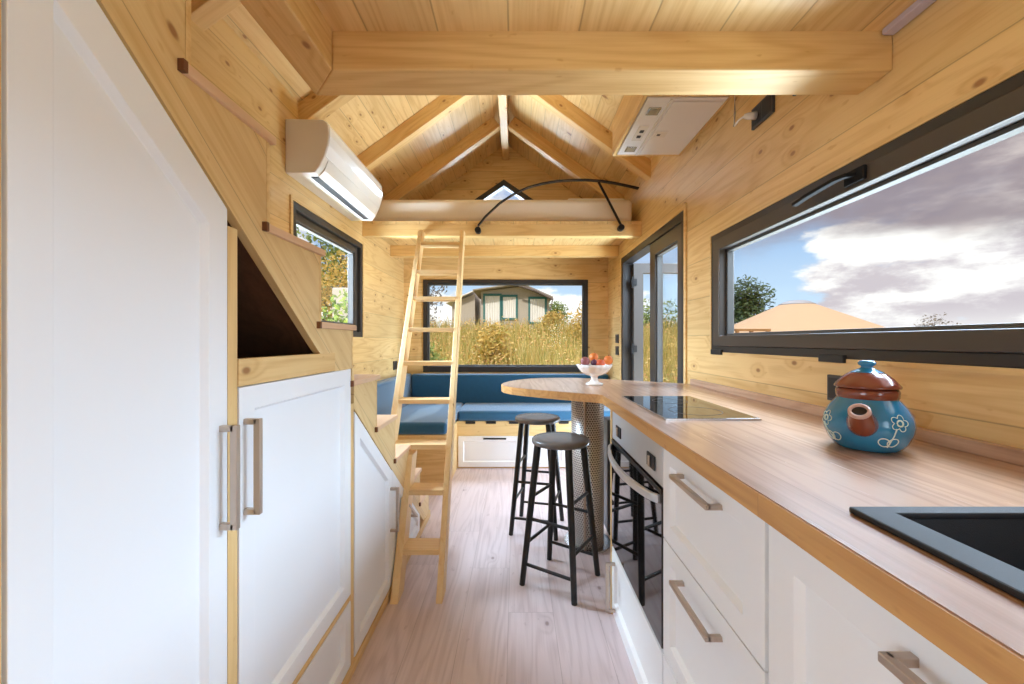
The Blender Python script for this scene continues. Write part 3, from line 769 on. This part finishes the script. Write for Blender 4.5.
cushion((XL+.003, XL+.102, 3.22, YF-.02, .432, .826), 'pale-lit blue back cushion along the left wall', name='back_cushion', grp='blue bench cushions')

# ================================================================ LADDER
ld = thing('loft_ladder', (-.45, 1.9, 0), 'pale wooden ladder leaning against the front beam of the sleeping loft', 'ladder')
def lp(t, x): return Vector((x, 1.87+1.33*t, 2.05*t))
dirn = (lp(1, 0)-lp(0, 0)).normalized(); nrm = Vector((1, 0, 0)).cross(dirn).normalized()
xl_u = lambda t: -.666-.064*t; xr_u = lambda t: -.343-.070*t
def rail(t0, t1, xf, w, dpt, name='rail'):
    a, b = lp(t0, xf(t0)), lp(t1, xf(t1)); mb = MB()
    A = Vector((1, 0, 0)); N = Vector((0, 1, 0)); ex = dpt/2/abs(nrm.y)
    # level-cut ends
    vs = []
    for p in (a, b):
        for sx, sy in ((-1, -1), (1, -1), (1, 1), (-1, 1)): vs.append(p+A*sx*w/2+N*sy*ex)
    mb.add(vs, [(0, 1, 2, 3), (7, 6, 5, 4)]+[(i, (i+1) % 4, 4+(i+1) % 4, 4+i) for i in range(4)])
    return mb.build(name, 'ladder_wood', ld, bevel=.003)
rail(.283, .985, xl_u, .032, .088); rail(0, .985, xr_u, .029, .080)
rail(0, .275, lambda t: -.543-.09*t, .036, .085)
for i, tv in enumerate((.086, .196, .2925, .4008, .504, .606, .711, .81, .925)):
    p = lp(tv, 0); xa = (-.543-.09*tv)+.017 if tv < .25 else xl_u(tv)+.014
    B(xa, xr_u(tv)-.014, p.y-(.058 if i < 3 else .048), p.y+(.058 if i < 3 else .048), p.z-.013, p.z+.013).build('rung', 'ladder_wood_x', ld, bevel=.002)

# ================================================================ STOOLS
def make_stool(loc, label):
    st = thing('bar_stool', loc, label, 'stool', 'black bar stools'); ox, oy, _ = loc
    mb = MB().lathe([(0, .668), (.130, .668), (.139, .672), (.142, .681), (.141, .690), (.135, .696), (.10, .698), (0, .697)], (ox, oy, 0), 40)
    sharp_smooth(mb.build('seat', 'stool_seat', st), 50)
    F = [(-.137, -.137), (.137, -.137), (.137, .137), (-.137, .137)]; Tt = [(-.082, -.082), (.082, -.082), (.082, .082), (-.082, .082)]
    def at(i, z):
        q = z/.669; return Vector((ox+F[i][0]+(Tt[i][0]-F[i][0])*q, oy+F[i][1]+(Tt[i][1]-F[i][1])*q, z))
    for i in range(4):
        mb = MB().tube([at(i, 0), at(i, .3), at(i, .669)], lambda q: .0135+.004*q, 12); sharp_smooth(mb.build('leg', 'stool_black', st), 50)
    for i in range(4):
        for z in ((.10, .315) if i % 2 == 0 else (.20, .42)):
            mb = MB().tube([at(i, z), at((i+1) % 4, z)], .008, 8); sharp_smooth(mb.build('stretcher', 'stool_black', st), 50)
    return st
s1 = make_stool((0.219, 2.01, 0), 'nearer black round-seated bar stool, in front of the oven')
s1.rotation_euler = (0, 0, math.radians(-33))
s2 = copy_tree(s1); s2.location = (.135, 2.575, 0); s2.rotation_euler = (0, 0, math.radians(-14)); s2['label'] = 'farther black bar stool tucked under the tip of the breakfast bar'

# ================================================================ AIR CONDITIONER
ac = thing('air_conditioner', (XL, 2.58, 2.05), 'white wall-mounted air conditioner above the left window', 'air conditioner')
ap = [(XL+.001, 2.05), (-1.055, 2.052), (-1.028, 2.085), (-1.003, 2.14), (-.985, 2.20), (-.979, 2.25), (-.983, 2.295), (-.994, 2.318), (-1.012, 2.33), (XL+.001, 2.336)]
o = MB().prism(ap, 2.147, 3.01, MY).build('body', 'white_plastic_matt', ac, bevel=.006, seg=3)
fp = [(-1.0015, 2.14), (-.983, 2.20), (-.9765, 2.25), (-.981, 2.297), (-.992, 2.320)]
bk = [(a-.004, b) for a, b in fp][::-1]
MB().prism(fp+bk, 2.154, 3.003, MY).build('front_panel', 'white_plastic', ac)
MB().prism([(-1.058, 2.051), (-1.026, 2.083), (-1.004, 2.134), (-1.0, 2.136), (-1.022, 2.081), (-1.054, 2.046)], 2.19, 2.97, MY).build('louvre', 'white_plastic', ac, bevel=.001)
MB().prism([(-1.098, 2.046), (-1.060, 2.046), (-1.060, 2.0535), (-1.098, 2.0535)], 2.20, 2.96, MY).build('air_slot', 'black_plastic', ac)

# ================================================================ SLEEPING LOFT
o = B(XL+.01, .93, 3.262, 4.38, 2.115, 2.305).build('mattress', 'mattress_cloth', bevel=.04, seg=4); sharp_smooth(o, 60)
tag(o, 'beige covered mattress lying in the sleeping loft', 'mattress')
mb = MB().box(.42, .90, 3.36, 3.80, 2.298, 2.345); o = mb.build('pillow', 'pillow_cloth', bevel=.03, seg=4); sharp_smooth(o, 80); tag(o, 'flat white pillow at the right end of the loft mattress', 'pillow')
br = thing('bed_rail', (.3, 3.21, 2.05), 'black arched metal guard rail at the edge of the sleeping loft', 'bed rail')
pts = [(478, 226), (485, 217), (500, 203), (514, 194), (528, 187.5), (543, 183.5), (557, 181.3), (573, 180.2), (586, 180), (600, 181), (615, 183.3), (628, 186), (638.5, 188.5)]
D = 3.20
W3 = lambda px, py, D=D: ((px-516)*D/410, D, EYE-(py-341)*D/410)
MB().sweep([W3(*q) for q in pts], [(-.018, -.005), (.018, -.005), (.018, .005), (-.018, .005)]).build('arch', 'black_metal', br, bevel=.002)
MB().sweep([W3(598.5, 182), W3(606, 196), W3(621, 225)], [(-.009, -.005), (.009, -.005), (.009, .005), (-.009, .005)], up=(0, 1, 0)).build('strut', 'black_metal', br, bevel=.002)
for px, py in ((478, 229), (621, 226.5)):
    x, y, z = W3(px, py)
    MB().lathe([(0, -.024), (.022, -.024), (.024, -.02), (.024, .024), (0, .024)], (x, 3.2005, z-.01), 24, axis=(0, 1, 0)).build('bracket', 'black_metal', br, smooth=False)
o = br

# ================================================================ COOKER HOOD
hx = thing('hood_box', (.79, 2.16, 2.29), 'plywood box fixed high on the right wall around the cooker hood', 'box')
mb = MB(); ring(mb, rect(.582, XR-.002, 1.855, 2.475), rect(.600, XR-.012, 1.873, 2.457), 2.286, 2.50, MZ); mb.box(.600, XR-.012, 1.873, 2.457, 2.485, 2.50)
mb.build('casing', 'spruce_board_y', hx, bevel=.002)
hd = thing('cooker_hood', (.79, 2.16, 2.28), 'grey built-in cooker hood set into the plywood box', 'cooker hood')
B(.604, XR-.016, 1.877, 2.453, 2.284, 2.45).build('hood_body', 'hood_grey', hd, bevel=.003)
fpn = B(.730, XR-.025, 1.90, 2.435, 2.278, 2.285).build('filter', 'hood_filter', hd, bevel=.002)
B(.745, .805, 2.17, 2.225, 2.2745, 2.279).build('latch', 'white_plastic', fpn, bevel=.002)
B(.755, .772, 2.19, 2.205, 2.2725, 2.275).build('latch_button', 'black_plastic', fpn)
B(.712, .722, 1.885, 2.445, 2.278, 2.285).build('divider_strip', 'white_plastic', hd)
for yc in (1.985, 2.375): 
    lm = B(.635, .695, yc-.032, yc+.032, 2.279, 2.285).build('lamp', 'steel', hd, bevel=.002)
    B(.643, .687, yc-.023, yc+.023, 2.2775, 2.280).build('lens', 'lamp_lens', lm)
cp = B(.640, .690, 2.12, 2.275, 2.279, 2.285).build('switch_plate', 'white_plastic', hd, bevel=.002)
for yc in (2.17, 2.225): B(.655, .676, yc-.012, yc+.012, 2.2765, 2.280).build('button', 'black_plastic', cp)
# sockets
def plate(name, box, label, holes=(), cat='socket', grp=None):
    tn = thing(name, ((box[0]+box[1])/2, (box[2]+box[3])/2, box[4]), label, cat, grp)
    B(*box).build('plate', 'socket_dark', tn, bevel=.002); 
    for h in holes: B(*h).build('insert', 'black_plastic', tn, bevel=.002)
    return tn
plate('power_socket', (XR-.012, XR-.0005, 1.565, 1.705, 2.045, 2.130), 'dark double socket high on the right wall with a white plug in it', [(XR-.0135, XR-.012, 1.572, 1.632, 2.053, 2.122), (XR-.0135, XR-.012, 1.638, 1.698, 2.053, 2.122)])
plate('power_socket', (XR-.012, XR-.0005, 1.335, 1.452, 2.036, 2.120), 'dark socket high on the right wall, mostly behind the near cross beam', [(XR-.0135, XR-.012, 1.345, 1.440, 2.046, 2.110)])
plate('power_socket', (XR-.012, XR-.0005, 1.215, 1.290, .985, 1.065), 'dark socket on the right wall behind the blue teapot', [(XR-.0135, XR-.012, 1.222, 1.283, .993, 1.057)])
plate('light_switch', (XR-.012, XR-.0005, 3.94, 4.04, 1.150, 1.235), 'upper dark switch beside the glazed door, below the loft', [(XR-.0145, XR-.012, 3.955, 4.025, 1.162, 1.223)], 'switch', 'switches beside the door')
plate('light_switch', (XR-.012, XR-.0005, 3.94, 4.04, 1.035, 1.120), 'lower dark switch beside the glazed door, above the fruit bowl', [(XR-.0145, XR-.012, 3.955, 4.025, 1.047, 1.108)], 'switch', 'switches beside the door')
plate('power_socket', (XL+.0005, XL+.012, 4.03, 4.14, .885, .97), 'dark socket on the left wall above the blue back cushion', [(XL+.012, XL+.0145, 4.045, 4.125, .896, .959)])
cd = thing('hood_cable', (.96, 1.7, 2.08), 'white plug and cable running up from the high double socket', 'cable')
MB().tube([(XR-.014, 1.668, 2.087), (XR-.045, 1.672, 2.087), (XR-.058, 1.678, 2.089)], lambda q: .017-.008*q, 12).build('plug', 'white_plastic', cd, smooth=True)
MB().tube([(XR-.055, 1.677, 2.089), (XR-.060, 1.71, 2.092), (XR-.05, 1.76, 2.096), (XR-.04, 1.785, 2.106), (XR-.035, 1.79, 2.16), (XR-.03, 1.80, 2.30), (XR-.02, 1.853, 2.42)], .0045, 8).build('cord', 'white_plastic', cd, smooth=True)

# ================================================================ TEAPOT
TX, TY = .789, .922
tp = thing('teapot', (TX, TY, ZT), 'blue and brown glazed clay teapot with white flowers on the worktop', 'teapot')
prof = [(0, .001), (.050, .001), (.059, .005), (.070, .020), (.0785, .042), (.0805, .058), (.077, .076), (.068, .094), (.058, .107), (.0525, .114)]
def prad(z):
    for (r0, z0), (r1, z1) in zip(prof[1:], prof[2:]):
        if z0 <= z <= z1: return r0+(r1-r0)*(z-z0)/(z1-z0)
    return .0525
o = MB().lathe(prof, (TX, TY, ZT), 56).build('body', 'teapot_blue', tp, smooth=True)
MB().lathe([(.052, .111), (.0555, .116), (.0565, .128), (.054, .134), (.046, .135), (.046, .111)], (TX, TY, ZT), 48).build('collar', 'teapot_brown', tp, smooth=True)
lid = MB().lathe([(0, .1355), (.052, .1355), (.0585, .1365), (.059, .140), (.054, .147), (.046, .157), (.034, .167), (.021, .174), (0, .176)], (TX, TY, ZT), 48).build('lid', 'teapot_brown', tp, smooth=True)
MB().lathe([(.030, .1700), (.022, .1745), (.012, .179), (.010, .183), (.0155, .187), (.0165, .191), (.012, .196), (0, .197)], (TX, TY, ZT), 32).build('knob', 'teapot_blue', lid, smooth=True)
va = math.atan2(-TY, -TX)                       # towards the camera
sa = va-math.radians(6)
sdir = Vector((math.cos(sa), math.sin(sa), 0)); up = Vector((0, 0, 1))
c0 = Vector((TX, TY, ZT))
sp = [c0+sdir*.060+up*.060, c0+sdir*.082+up*.068, c0+sdir*.099+up*.081, c0+sdir*.113+up*.096]
rr = [.028, .026, .022, .0180]
MB().tube(sp, lambda q: rr[round(q*3)], 28, caps=False).build('spout', 'teapot_brown', tp, smooth=True)
ax = (sp[3]-sp[2]).normalized()
MB().lathe([(.0125, -.008), (.0125, .0015), (.0155, .003), (.0190, .001), (.0192, -.004)], sp[3], 28, axis=ax).build('spout_rim', 'teapot_rim', tp, smooth=True)
MB().lathe([(0, -.002), (.013, -.002)], sp[3], 24, axis=ax).build('spout_mouth', 'teapot_dark', tp)
# loop handle opposite the spout
hdv = -sdir
hp = [c0+hdv*.070+up*.088, c0+hdv*.098+up*.098, c0+hdv*.118+up*.080, c0+hdv*.108+up*.048, c0+hdv*.076+up*.038]
MB().tube(hp, .009, 12).build('handle', 'teapot_brown', tp, smooth=True)
def on(th, z, e=.0012):
    r = prad(z)+e; return (TX+r*math.cos(va+th), TY+r*math.sin(va+th), ZT+z)
def flower(th, z, s, stem):
    mb = MB(); R = prad(z)
    # scalloped five-petal outline
    L = []
    for i in range(61):
        a = 2*PI*i/60; q = s*(.60+.40*abs(math.cos(2.5*a)))
        L.append(on(th+q*math.cos(a)/R, z+q*math.sin(a)*.95))
    mb.tube(L, .0008, 6)
    mb.tube([on(th+.006*math.cos(2*PI*i/14)/R, z+.006*math.sin(2*PI*i/14)) for i in range(15)], .0016, 6)
    th2, z2 = stem
    mb.tube([on(th-s*.45/R+(th2-th+s*.45/R)*i/10, z-s*.6+(z2-z+s*.6)*i/10) for i in range(11)], .0012, 6)
    for sg in (-1, 1):
        L = []
        for i in range(25):
            q = 2*PI*i/24; along = .022*(.5-.5*math.cos(q)); side = .010*math.sin(q)
            da = sg*(along*.72-side*.6); dz2 = along*.6+side*sg*.6*sg
            L.append(on(th2+da/.075, z2+.004+dz2))
        mb.tube(L, .0010, 6)
    mb.build('flower_drawing', 'teapot_cream', o_body)
o_body = [q for q in bpy.data.objects if q.parent == tp and q.name.startswith('body')][0]
flower(.72, .070, .018, (.48, .018)); flower(-1.08, .066, .018, (-.86, .018)); flower(2.3, .068, .018, (2.5, .02))

# ================================================================ FRUIT BOWL
fx, fy = .428, 2.24
fb = thing('fruit_bowl', (fx, fy, ZT), 'white glass footed fruit bowl on the breakfast bar', 'bowl')
MB().lathe([(0, .001), (.046, .001), (.049, .006), (.044, .011), (.026, .017), (.019, .028), (.018, .045), (.024, .052)], (fx, fy, ZT), 40).build('foot', 'bowl_glass', fb, smooth=True)
pr = []
vs = []; fs = []; n = 60; prf = [(.016, .050), (.045, .056), (.072, .072), (.089, .094), (.098, .112), (.095, .113), (.085, .095), (.068, .077), (.042, .062), (.0, .058)]
for i in range(n):
    a = 2*PI*i/n; fl_ = 1+.022*math.cos(15*a)
    for j, (r, z) in enumerate(prf): q = fl_ if 1 < j < 8 else 1; vs.append((fx+r*q*math.cos(a), fy+r*q*math.sin(a), ZT+z))
k = len(prf)
for i in range(n): fs += [(i*k+m_, ((i+1) % n)*k+m_, ((i+1) % n)*k+m_+1, i*k+m_+1) for m_ in range(k-1)]
MB().add(vs, fs).build('dish', 'bowl_glass', fb, smooth=True)
def fruit(name, x, y, z, r, mat, label, cat, sq=(1, 1, .94)):
    t_ = thing(name, (x, y, z-r), label, cat, 'fruit in the bowl')
    mb = MB(); prof = [(max(0, r*math.sin(PI*i/12)), -r*math.cos(PI*i/12)-(.10*r*(1-abs(i-6)/6)**0 if i == 12 else 0)) for i in range(13)]
    mb.lathe(prof, (x, y, z), 24); mb.build('flesh', mat, t_, smooth=True)
    MB().tube([(x, y, z+r*.86), (x+.002, y, z+r*1.08)], .0018, 6).build('stem', 'bark', t_)
P = lambda px, py, y: ((px-516)*y/410, y, EYE-(py-341)*y/410)
for nm, px, py, y, r, mt, lb, ct in (
    ('peach', 593.8, 357.2, 2.27, .0245, 'peach', 'orange peach at the back of the fruit bowl, highest of the pile', 'peach'),
    ('peach', 608.2, 360.2, 2.25, .0255, 'peach', 'orange peach at the right rim of the fruit bowl', 'peach'),
    ('peach', 600.3, 364.0, 2.195, .0255, 'peach_red', 'red-blushed peach at the front of the fruit bowl', 'peach'),
    ('plum', 585.2, 361.5, 2.22, .0255, 'plum_pink', 'dusky pink plum at the left rim of the fruit bowl', 'plum'),
    ('plum', 594.0, 362.8, 2.20, .018, 'plum', 'small dark purple plum in the middle of the fruit bowl', 'plum')):
    x, yy, z = P(px, py, y); fruit(nm, x, yy, z, r, mt, lb, ct)

# ================================================================ OUTSIDE
def sm(q): q = max(0, min(1, q)); return q*q*(3-2*q)
def gz(x, y):
    far = 2.0*sm((y-4.6)/14)*(1-sm((x-.36*max(y, 0)-.5)/3.5))
    left = 2.0*sm((-x-2.2)/6)
    wob = .10*math.sin(x*1.3+y*.7)+.07*math.sin(x*2.9-y*1.7)
    return -.60+max(far, left)+wob*sm((abs(x)+abs(y)-4)/4)
mb = MB(); nx, ny = 70, 60; gx = [-40+90*i/nx for i in range(nx+1)]; gy = [-20+100*(j/ny)**1.2 for j in range(ny+1)]
gx = [-30+80*(i/nx) for i in range(nx+1)]
mb.add([(x, y, gz(x, y)) for y in gy for x in gx], [(j*(nx+1)+i, j*(nx+1)+i+1, (j+1)*(nx+1)+i+1, (j+1)*(nx+1)+i) for j in range(ny) for i in range(nx)])
g = mb.build('ground', 'soil_grass', origin=(0, 0, 0), smooth=True); struct(g)
rnd = random.Random(3)
mb = MB()
def blade(x, y, h, w):
    z = gz(x, y)-.03; a = rnd.uniform(0, PI); ca, sa_ = math.cos(a)*w/2, math.sin(a)*w/2
    lx, ly = rnd.uniform(-.3, .3)*h, rnd.uniform(-.3, .3)*h
    mb.add([(x-ca, y-sa_, z), (x+ca, y+sa_, z), (x+lx*.4+ca*.8, y+ly*.4+sa_*.8, z+h*.6), (x+lx*.4-ca*.8, y+ly*.4-sa_*.8, z+h*.6), (x+lx, y+ly, z+h)], [(0, 1, 2, 3), (3, 2, 4)])
def scatter(n, y0, y1, k0, k1, h0, h1, pw=1.6):
    for _ in range(n):
        y = y0+(y1-y0)*rnd.random()**pw; x = y*rnd.uniform(k0, k1)
        blade(x, y, rnd.uniform(h0, h1)*(.8+.4*math.sin(x*1.1+y)**2), rnd.uniform(.006, .016)*(1+y/14))
scatter(15000, 5.6, 24, -.30, .47, .4, .85)
scatter(3500, 4.5, 14, -.64, -.32, .4, .9)
for _ in range(4500):
    x = rnd.uniform(1.6, 7); y = x*rnd.uniform(2.2, 4.2); blade(x, y, rnd.uniform(.4, .9), rnd.uniform(.008, .018))
tg = mb.build('tall_grass', 'grass_blades', origin=(0, 0, 0)); tag(tg, 'tall golden meadow grass growing on the slope outside', 'grass', kind='stuff')

mb = MB()
def head(x, y, z, s):
    for _ in range(3):
        a = Vector((rnd.gauss(0, 1), rnd.gauss(0, 1), rnd.gauss(0, 1))).normalized(); b = a.orthogonal().normalized(); q = Vector((x+rnd.gauss(0, .05), y, z+rnd.gauss(0, .08)))
        mb.add([q-a*s, q+b*s*.5, q+a*s, q-b*s*.5], [(0, 1, 2, 3)])
for _ in range(3200):
    y = 5.6+17*rnd.random()**1.5; x = y*rnd.uniform(-.32, .45)
    if math.sin(x*1.7+y*.9)+math.sin(y*2.3-x) < -.4: continue
    head(x, y, gz(x, y)+rnd.uniform(.25, .8), .020+.0019*y)
mh = mb.build('meadow_seed_heads', 'seed_heads', origin=(0, 0, 0)); tag(mh, 'rust and straw coloured seed heads in the tall meadow grass outside', 'grass', kind='stuff')

def leaves(mb, c, r, n, size, sq=(1, 1, 1), shell=.5):
    for _ in range(n):
        while True:
            p = Vector((rnd.uniform(-1, 1), rnd.uniform(-1, 1), rnd.uniform(-1, 1)))
            if shell < p.length < 1: break
        q = Vector((c[0]+p.x*r*sq[0], c[1]+p.y*r*sq[1], c[2]+p.z*r*sq[2]))
        a = Vector((rnd.gauss(0, 1), rnd.gauss(0, 1), rnd.gauss(0, 1))).normalized(); b = a.orthogonal().normalized()
        s = size*rnd.uniform(.6, 1.3)
        mb.add([q-a*s, q+b*s*.45, q+a*s, q-b*s*.45], [(0, 1, 2, 3)])
def tree(name, x, y, h, r, n, size, mat, label, cat, blobs=7, zlow=.35, group=None, base=None):
    z0 = gz(x, y) if base is None else base
    t_ = thing(name, (x, y, z0), label, cat, group)
    mt = MB(); mt.tube([(x, y, z0-.1), (x+.03*h, y, z0+h*.4), (x, y, z0+h*.75)], lambda q: .03*h*(1-.6*q), 8)
    mc = MB()
    for i in range(blobs):
        a = 2*PI*i/blobs+rnd.random(); q = rnd.uniform(.0, .6)*r; zz_ = z0+h*rnd.uniform(zlow, .85)
        c = (x+q*math.cos(a), y+q*math.sin(a), zz_)
        mt.tube([(x, y, z0+h*.3), ((x+c[0])/2, (y+c[1])/2, (z0+h*.3+zz_)/2+.05*h), c], lambda q_: .012*h*(1-.7*q_), 6)
        leaves(mc, c, r*.55, n//blobs, size, shell=.15)
    mt.build('trunk', 'bark', t_); mc.build('crown', mat, t_)
    return t_
# large safari tent up the slope beyond the picture window
D_ = 22.0
T = lambda px, py, dd=0: ((px-516)*(D_+dd)/410, D_+dd, EYE-(py-341)*(D_+dd)/410)
tn = thing('safari_tent', (.0, D_, gz(0, D_)), 'large grey canvas tent on the slope beyond the picture window', 'tent')
zb = gz(0, D_)-.3
FR = [(T(481, 330)[0], zb), (T(549, 330)[0], zb), (T(549, 299)[0], T(549, 299)[2]), (T(522, 286.5)[0], T(522, 286.5)[2]), (T(481, 291.5)[0], T(481, 291.5)[2])]
MB().prism(FR, D_, D_+5, MY).build('wall', 'canvas_grey', tn)
mb = MB()
rl = [(T(474, 292)[0], T(474, 292)[2]), (T(521, 285.5)[0], T(521, 285.5)[2]), (T(552, 299)[0], T(552, 299)[2])]
rl2 = [(a, b+.06) for a, b in rl]
mb.prism(rl+rl2[::-1], D_-.7, D_+5.4, MY); mb.build('roof', 'canvas_roof', tn)
MB().tube([T(517, 285, -.72), T(536, 291, -.72), T(553, 299.5, -.72)], .06, 8).build('ridge_pole', 'canvas_dark', tn)
def tent_window(px0, px1, py0, py1, mat):
    x0, _, z1 = T(px0, py0); x1, _, z0 = T(px1, py1)
    fo = MB(); ring(fo, rect(x0-.09, x1+.09, z0-.09, z1+.12), rect(x0, x1, z0, z1), D_-.07, D_-.005, MY); f_ = fo.build('window', 'canvas_teal', tn)
    # gently pleated blind
    nn = 24; vs = []; 
    for i in range(nn+1):
        for z in (z0, z1): vs.append((x0+(x1-x0)*i/nn, D_-.03+.02*math.sin(i*1.6), z))
    MB().add(vs, [(2*i, 2*i+2, 2*i+3, 2*i+1) for i in range(nn)]).build('blind', mat, f_)
tent_window(485, 500, 296, 329, 'canvas_white'); tent_window(503, 516, 297, 318, 'canvas_white'); tent_window(530, 545, 299, 322, 'canvas_white')
MB().tube([T(553, 299, -.8), T(545, 326, -1.6)], .03, 6).build('guy_pole', 'canvas_dark', tn)
tn2 = thing('canvas_tent', (-3.0, 24, gz(-3, 24)), 'pale canvas annexe left of the large grey tent', 'tent')
x0 = T(452, 300, 2)[0]; x1 = T(475, 300, 2)[0]
MB().prism([(x0, zb), (x1, zb), (x1, T(0, 294, 2)[2]), (x0, T(0, 303, 2)[2])], 24, 28, MY).build('wall', 'canvas_grey', tn2)
MB().prism([(x0-.3, T(0, 304, 2)[2]), (x1-.05, T(0, 292, 2)[2]), (x1-.05, T(0, 291, 2)[2]), (x0-.3, T(0, 303, 2)[2])], 23.6, 28, MY).build('roof', 'canvas_white', tn2)
# trees and bushes beyond the picture window
tree('tree', -3.6, 15, 3.0, 1.3, 900, .07, 'leaf_bare', 'thin bare-twigged tree at the left of the picture window', 'tree', base=.9)
tree('tree', 2.6, 26, 2.4, 1.0, 1400, .08, 'leaf_green', 'green tree right of the large grey tent', 'tree')
for i, (x, y, h, r, lb) in enumerate(((-2.2, 9.5, 1.1, .8, 'green bush low in the left half of the picture window'), (1.5, 18, 1.3, .6, 'golden green bush in front of the right end of the grey tent'), (2.6, 14.5, 1.2, 1.1, 'golden green bush at the right edge of the picture window'), (-.6, 11.5, 1.0, .8, 'golden green bush in the middle of the picture window'))):
    tree('bush', x, y, h, r, 1100, .07, 'leaf_green' if i == 0 else 'leaf_gold', lb, 'bush', blobs=9, zlow=.2, group='bushes on the slope')
# seen through the left window
tree('bush', -2.45, 5.5, 2.2, .95, 4500, .045, 'leaf_green', 'leafy green bush just outside the left window, in front of the pale slab', 'bush', blobs=12, zlow=.15)
tree('bush', -4.4, 10.5, 3.0, 1.9, 5000, .055, 'leaf_gold', 'golden bush farther out beyond the left window', 'bush', blobs=10, zlow=.2)
tree('tree', -7.4, 16.5, 4.4, 1.8, 2400, .10, 'leaf_green', 'green tree standing on the slope beyond the left window', 'tree', blobs=10, zlow=.3)
o = MB().prism([(-3.55, 7.9), (-2.95, 7.9), (-2.95, 8.1), (-3.55, 8.1)], -.5, 2.2, MZ).build('garden_wall', 'concrete', bevel=.02); tag(o, 'pale concrete slab wall outside the left window', 'wall')
# seen through the glazed door
tree('tree', 5.7, 17.5, 3.2, 1.3, 2200, .09, 'leaf_green', 'green tree seen through the glazed door', 'tree', blobs=10, zlow=.25, base=-.2)
tree('bush', 4.6, 12.5, 1.6, 1.2, 1500, .07, 'leaf_gold', 'golden bush in the grass seen through the glazed door', 'bush', blobs=9, zlow=.2, base=-.5)
# yurt and trees beyond the kitchen window
yx, yy = 8.35, 12.2
yt = thing('yurt', (yx, yy, -.6), 'round yurt with a beige conical canvas roof beyond the kitchen window', 'yurt')
MB().lathe([(2.22, -.05), (2.22, 1.985)], (yx, yy, -.6), 64).build('wall', 'canvas_white', yt, smooth=True)
sharp_smooth(MB().lathe([(.42, 2.275), (.42, 2.265), (2.32, 1.37), (2.32, 1.30), (2.2, 1.38)], (yx, yy, 0), 64).build('roof', 'yurt_canvas', yt), 30)
sharp_smooth(MB().lathe([(0, 2.385), (.20, 2.37), (.34, 2.33), (.43, 2.28), (.47, 2.265), (.47, 2.20), (0, 2.2)], (yx, yy, 0), 48).build('crown', 'yurt_crown', yt), 40)
tree('tree', 9.75, 17.5, 4.7, 1.1, 3200, .10, 'leaf_dark', 'dark green tree at the left edge of the kitchen window', 'tree', blobs=11, zlow=.5, base=-.6)
tree('bush', 17.3, 17.0, 3.0, .85, 320, .07, 'leaf_bare', 'sparse twiggy shrub just above the kitchen window sill, right of the yurt', 'bush', blobs=9, zlow=.5, base=-.4)
dk = thing('deck_railing', (4.9, 8.8, -.6), 'small brown timber railing in front of the yurt', 'railing')
for x in (4.75, 5.05, 5.4): B(x-.03, x+.03, 8.77, 8.83, -.65, 1.42).build('post', 'deck_wood', dk)
for z in (1.12, 1.38): B(4.70, 5.45, 8.765, 8.835, z, z+.05).build('rail', 'deck_wood', dk)

for o in bpy.data.objects:
    if '_o' in o: del o['_o']
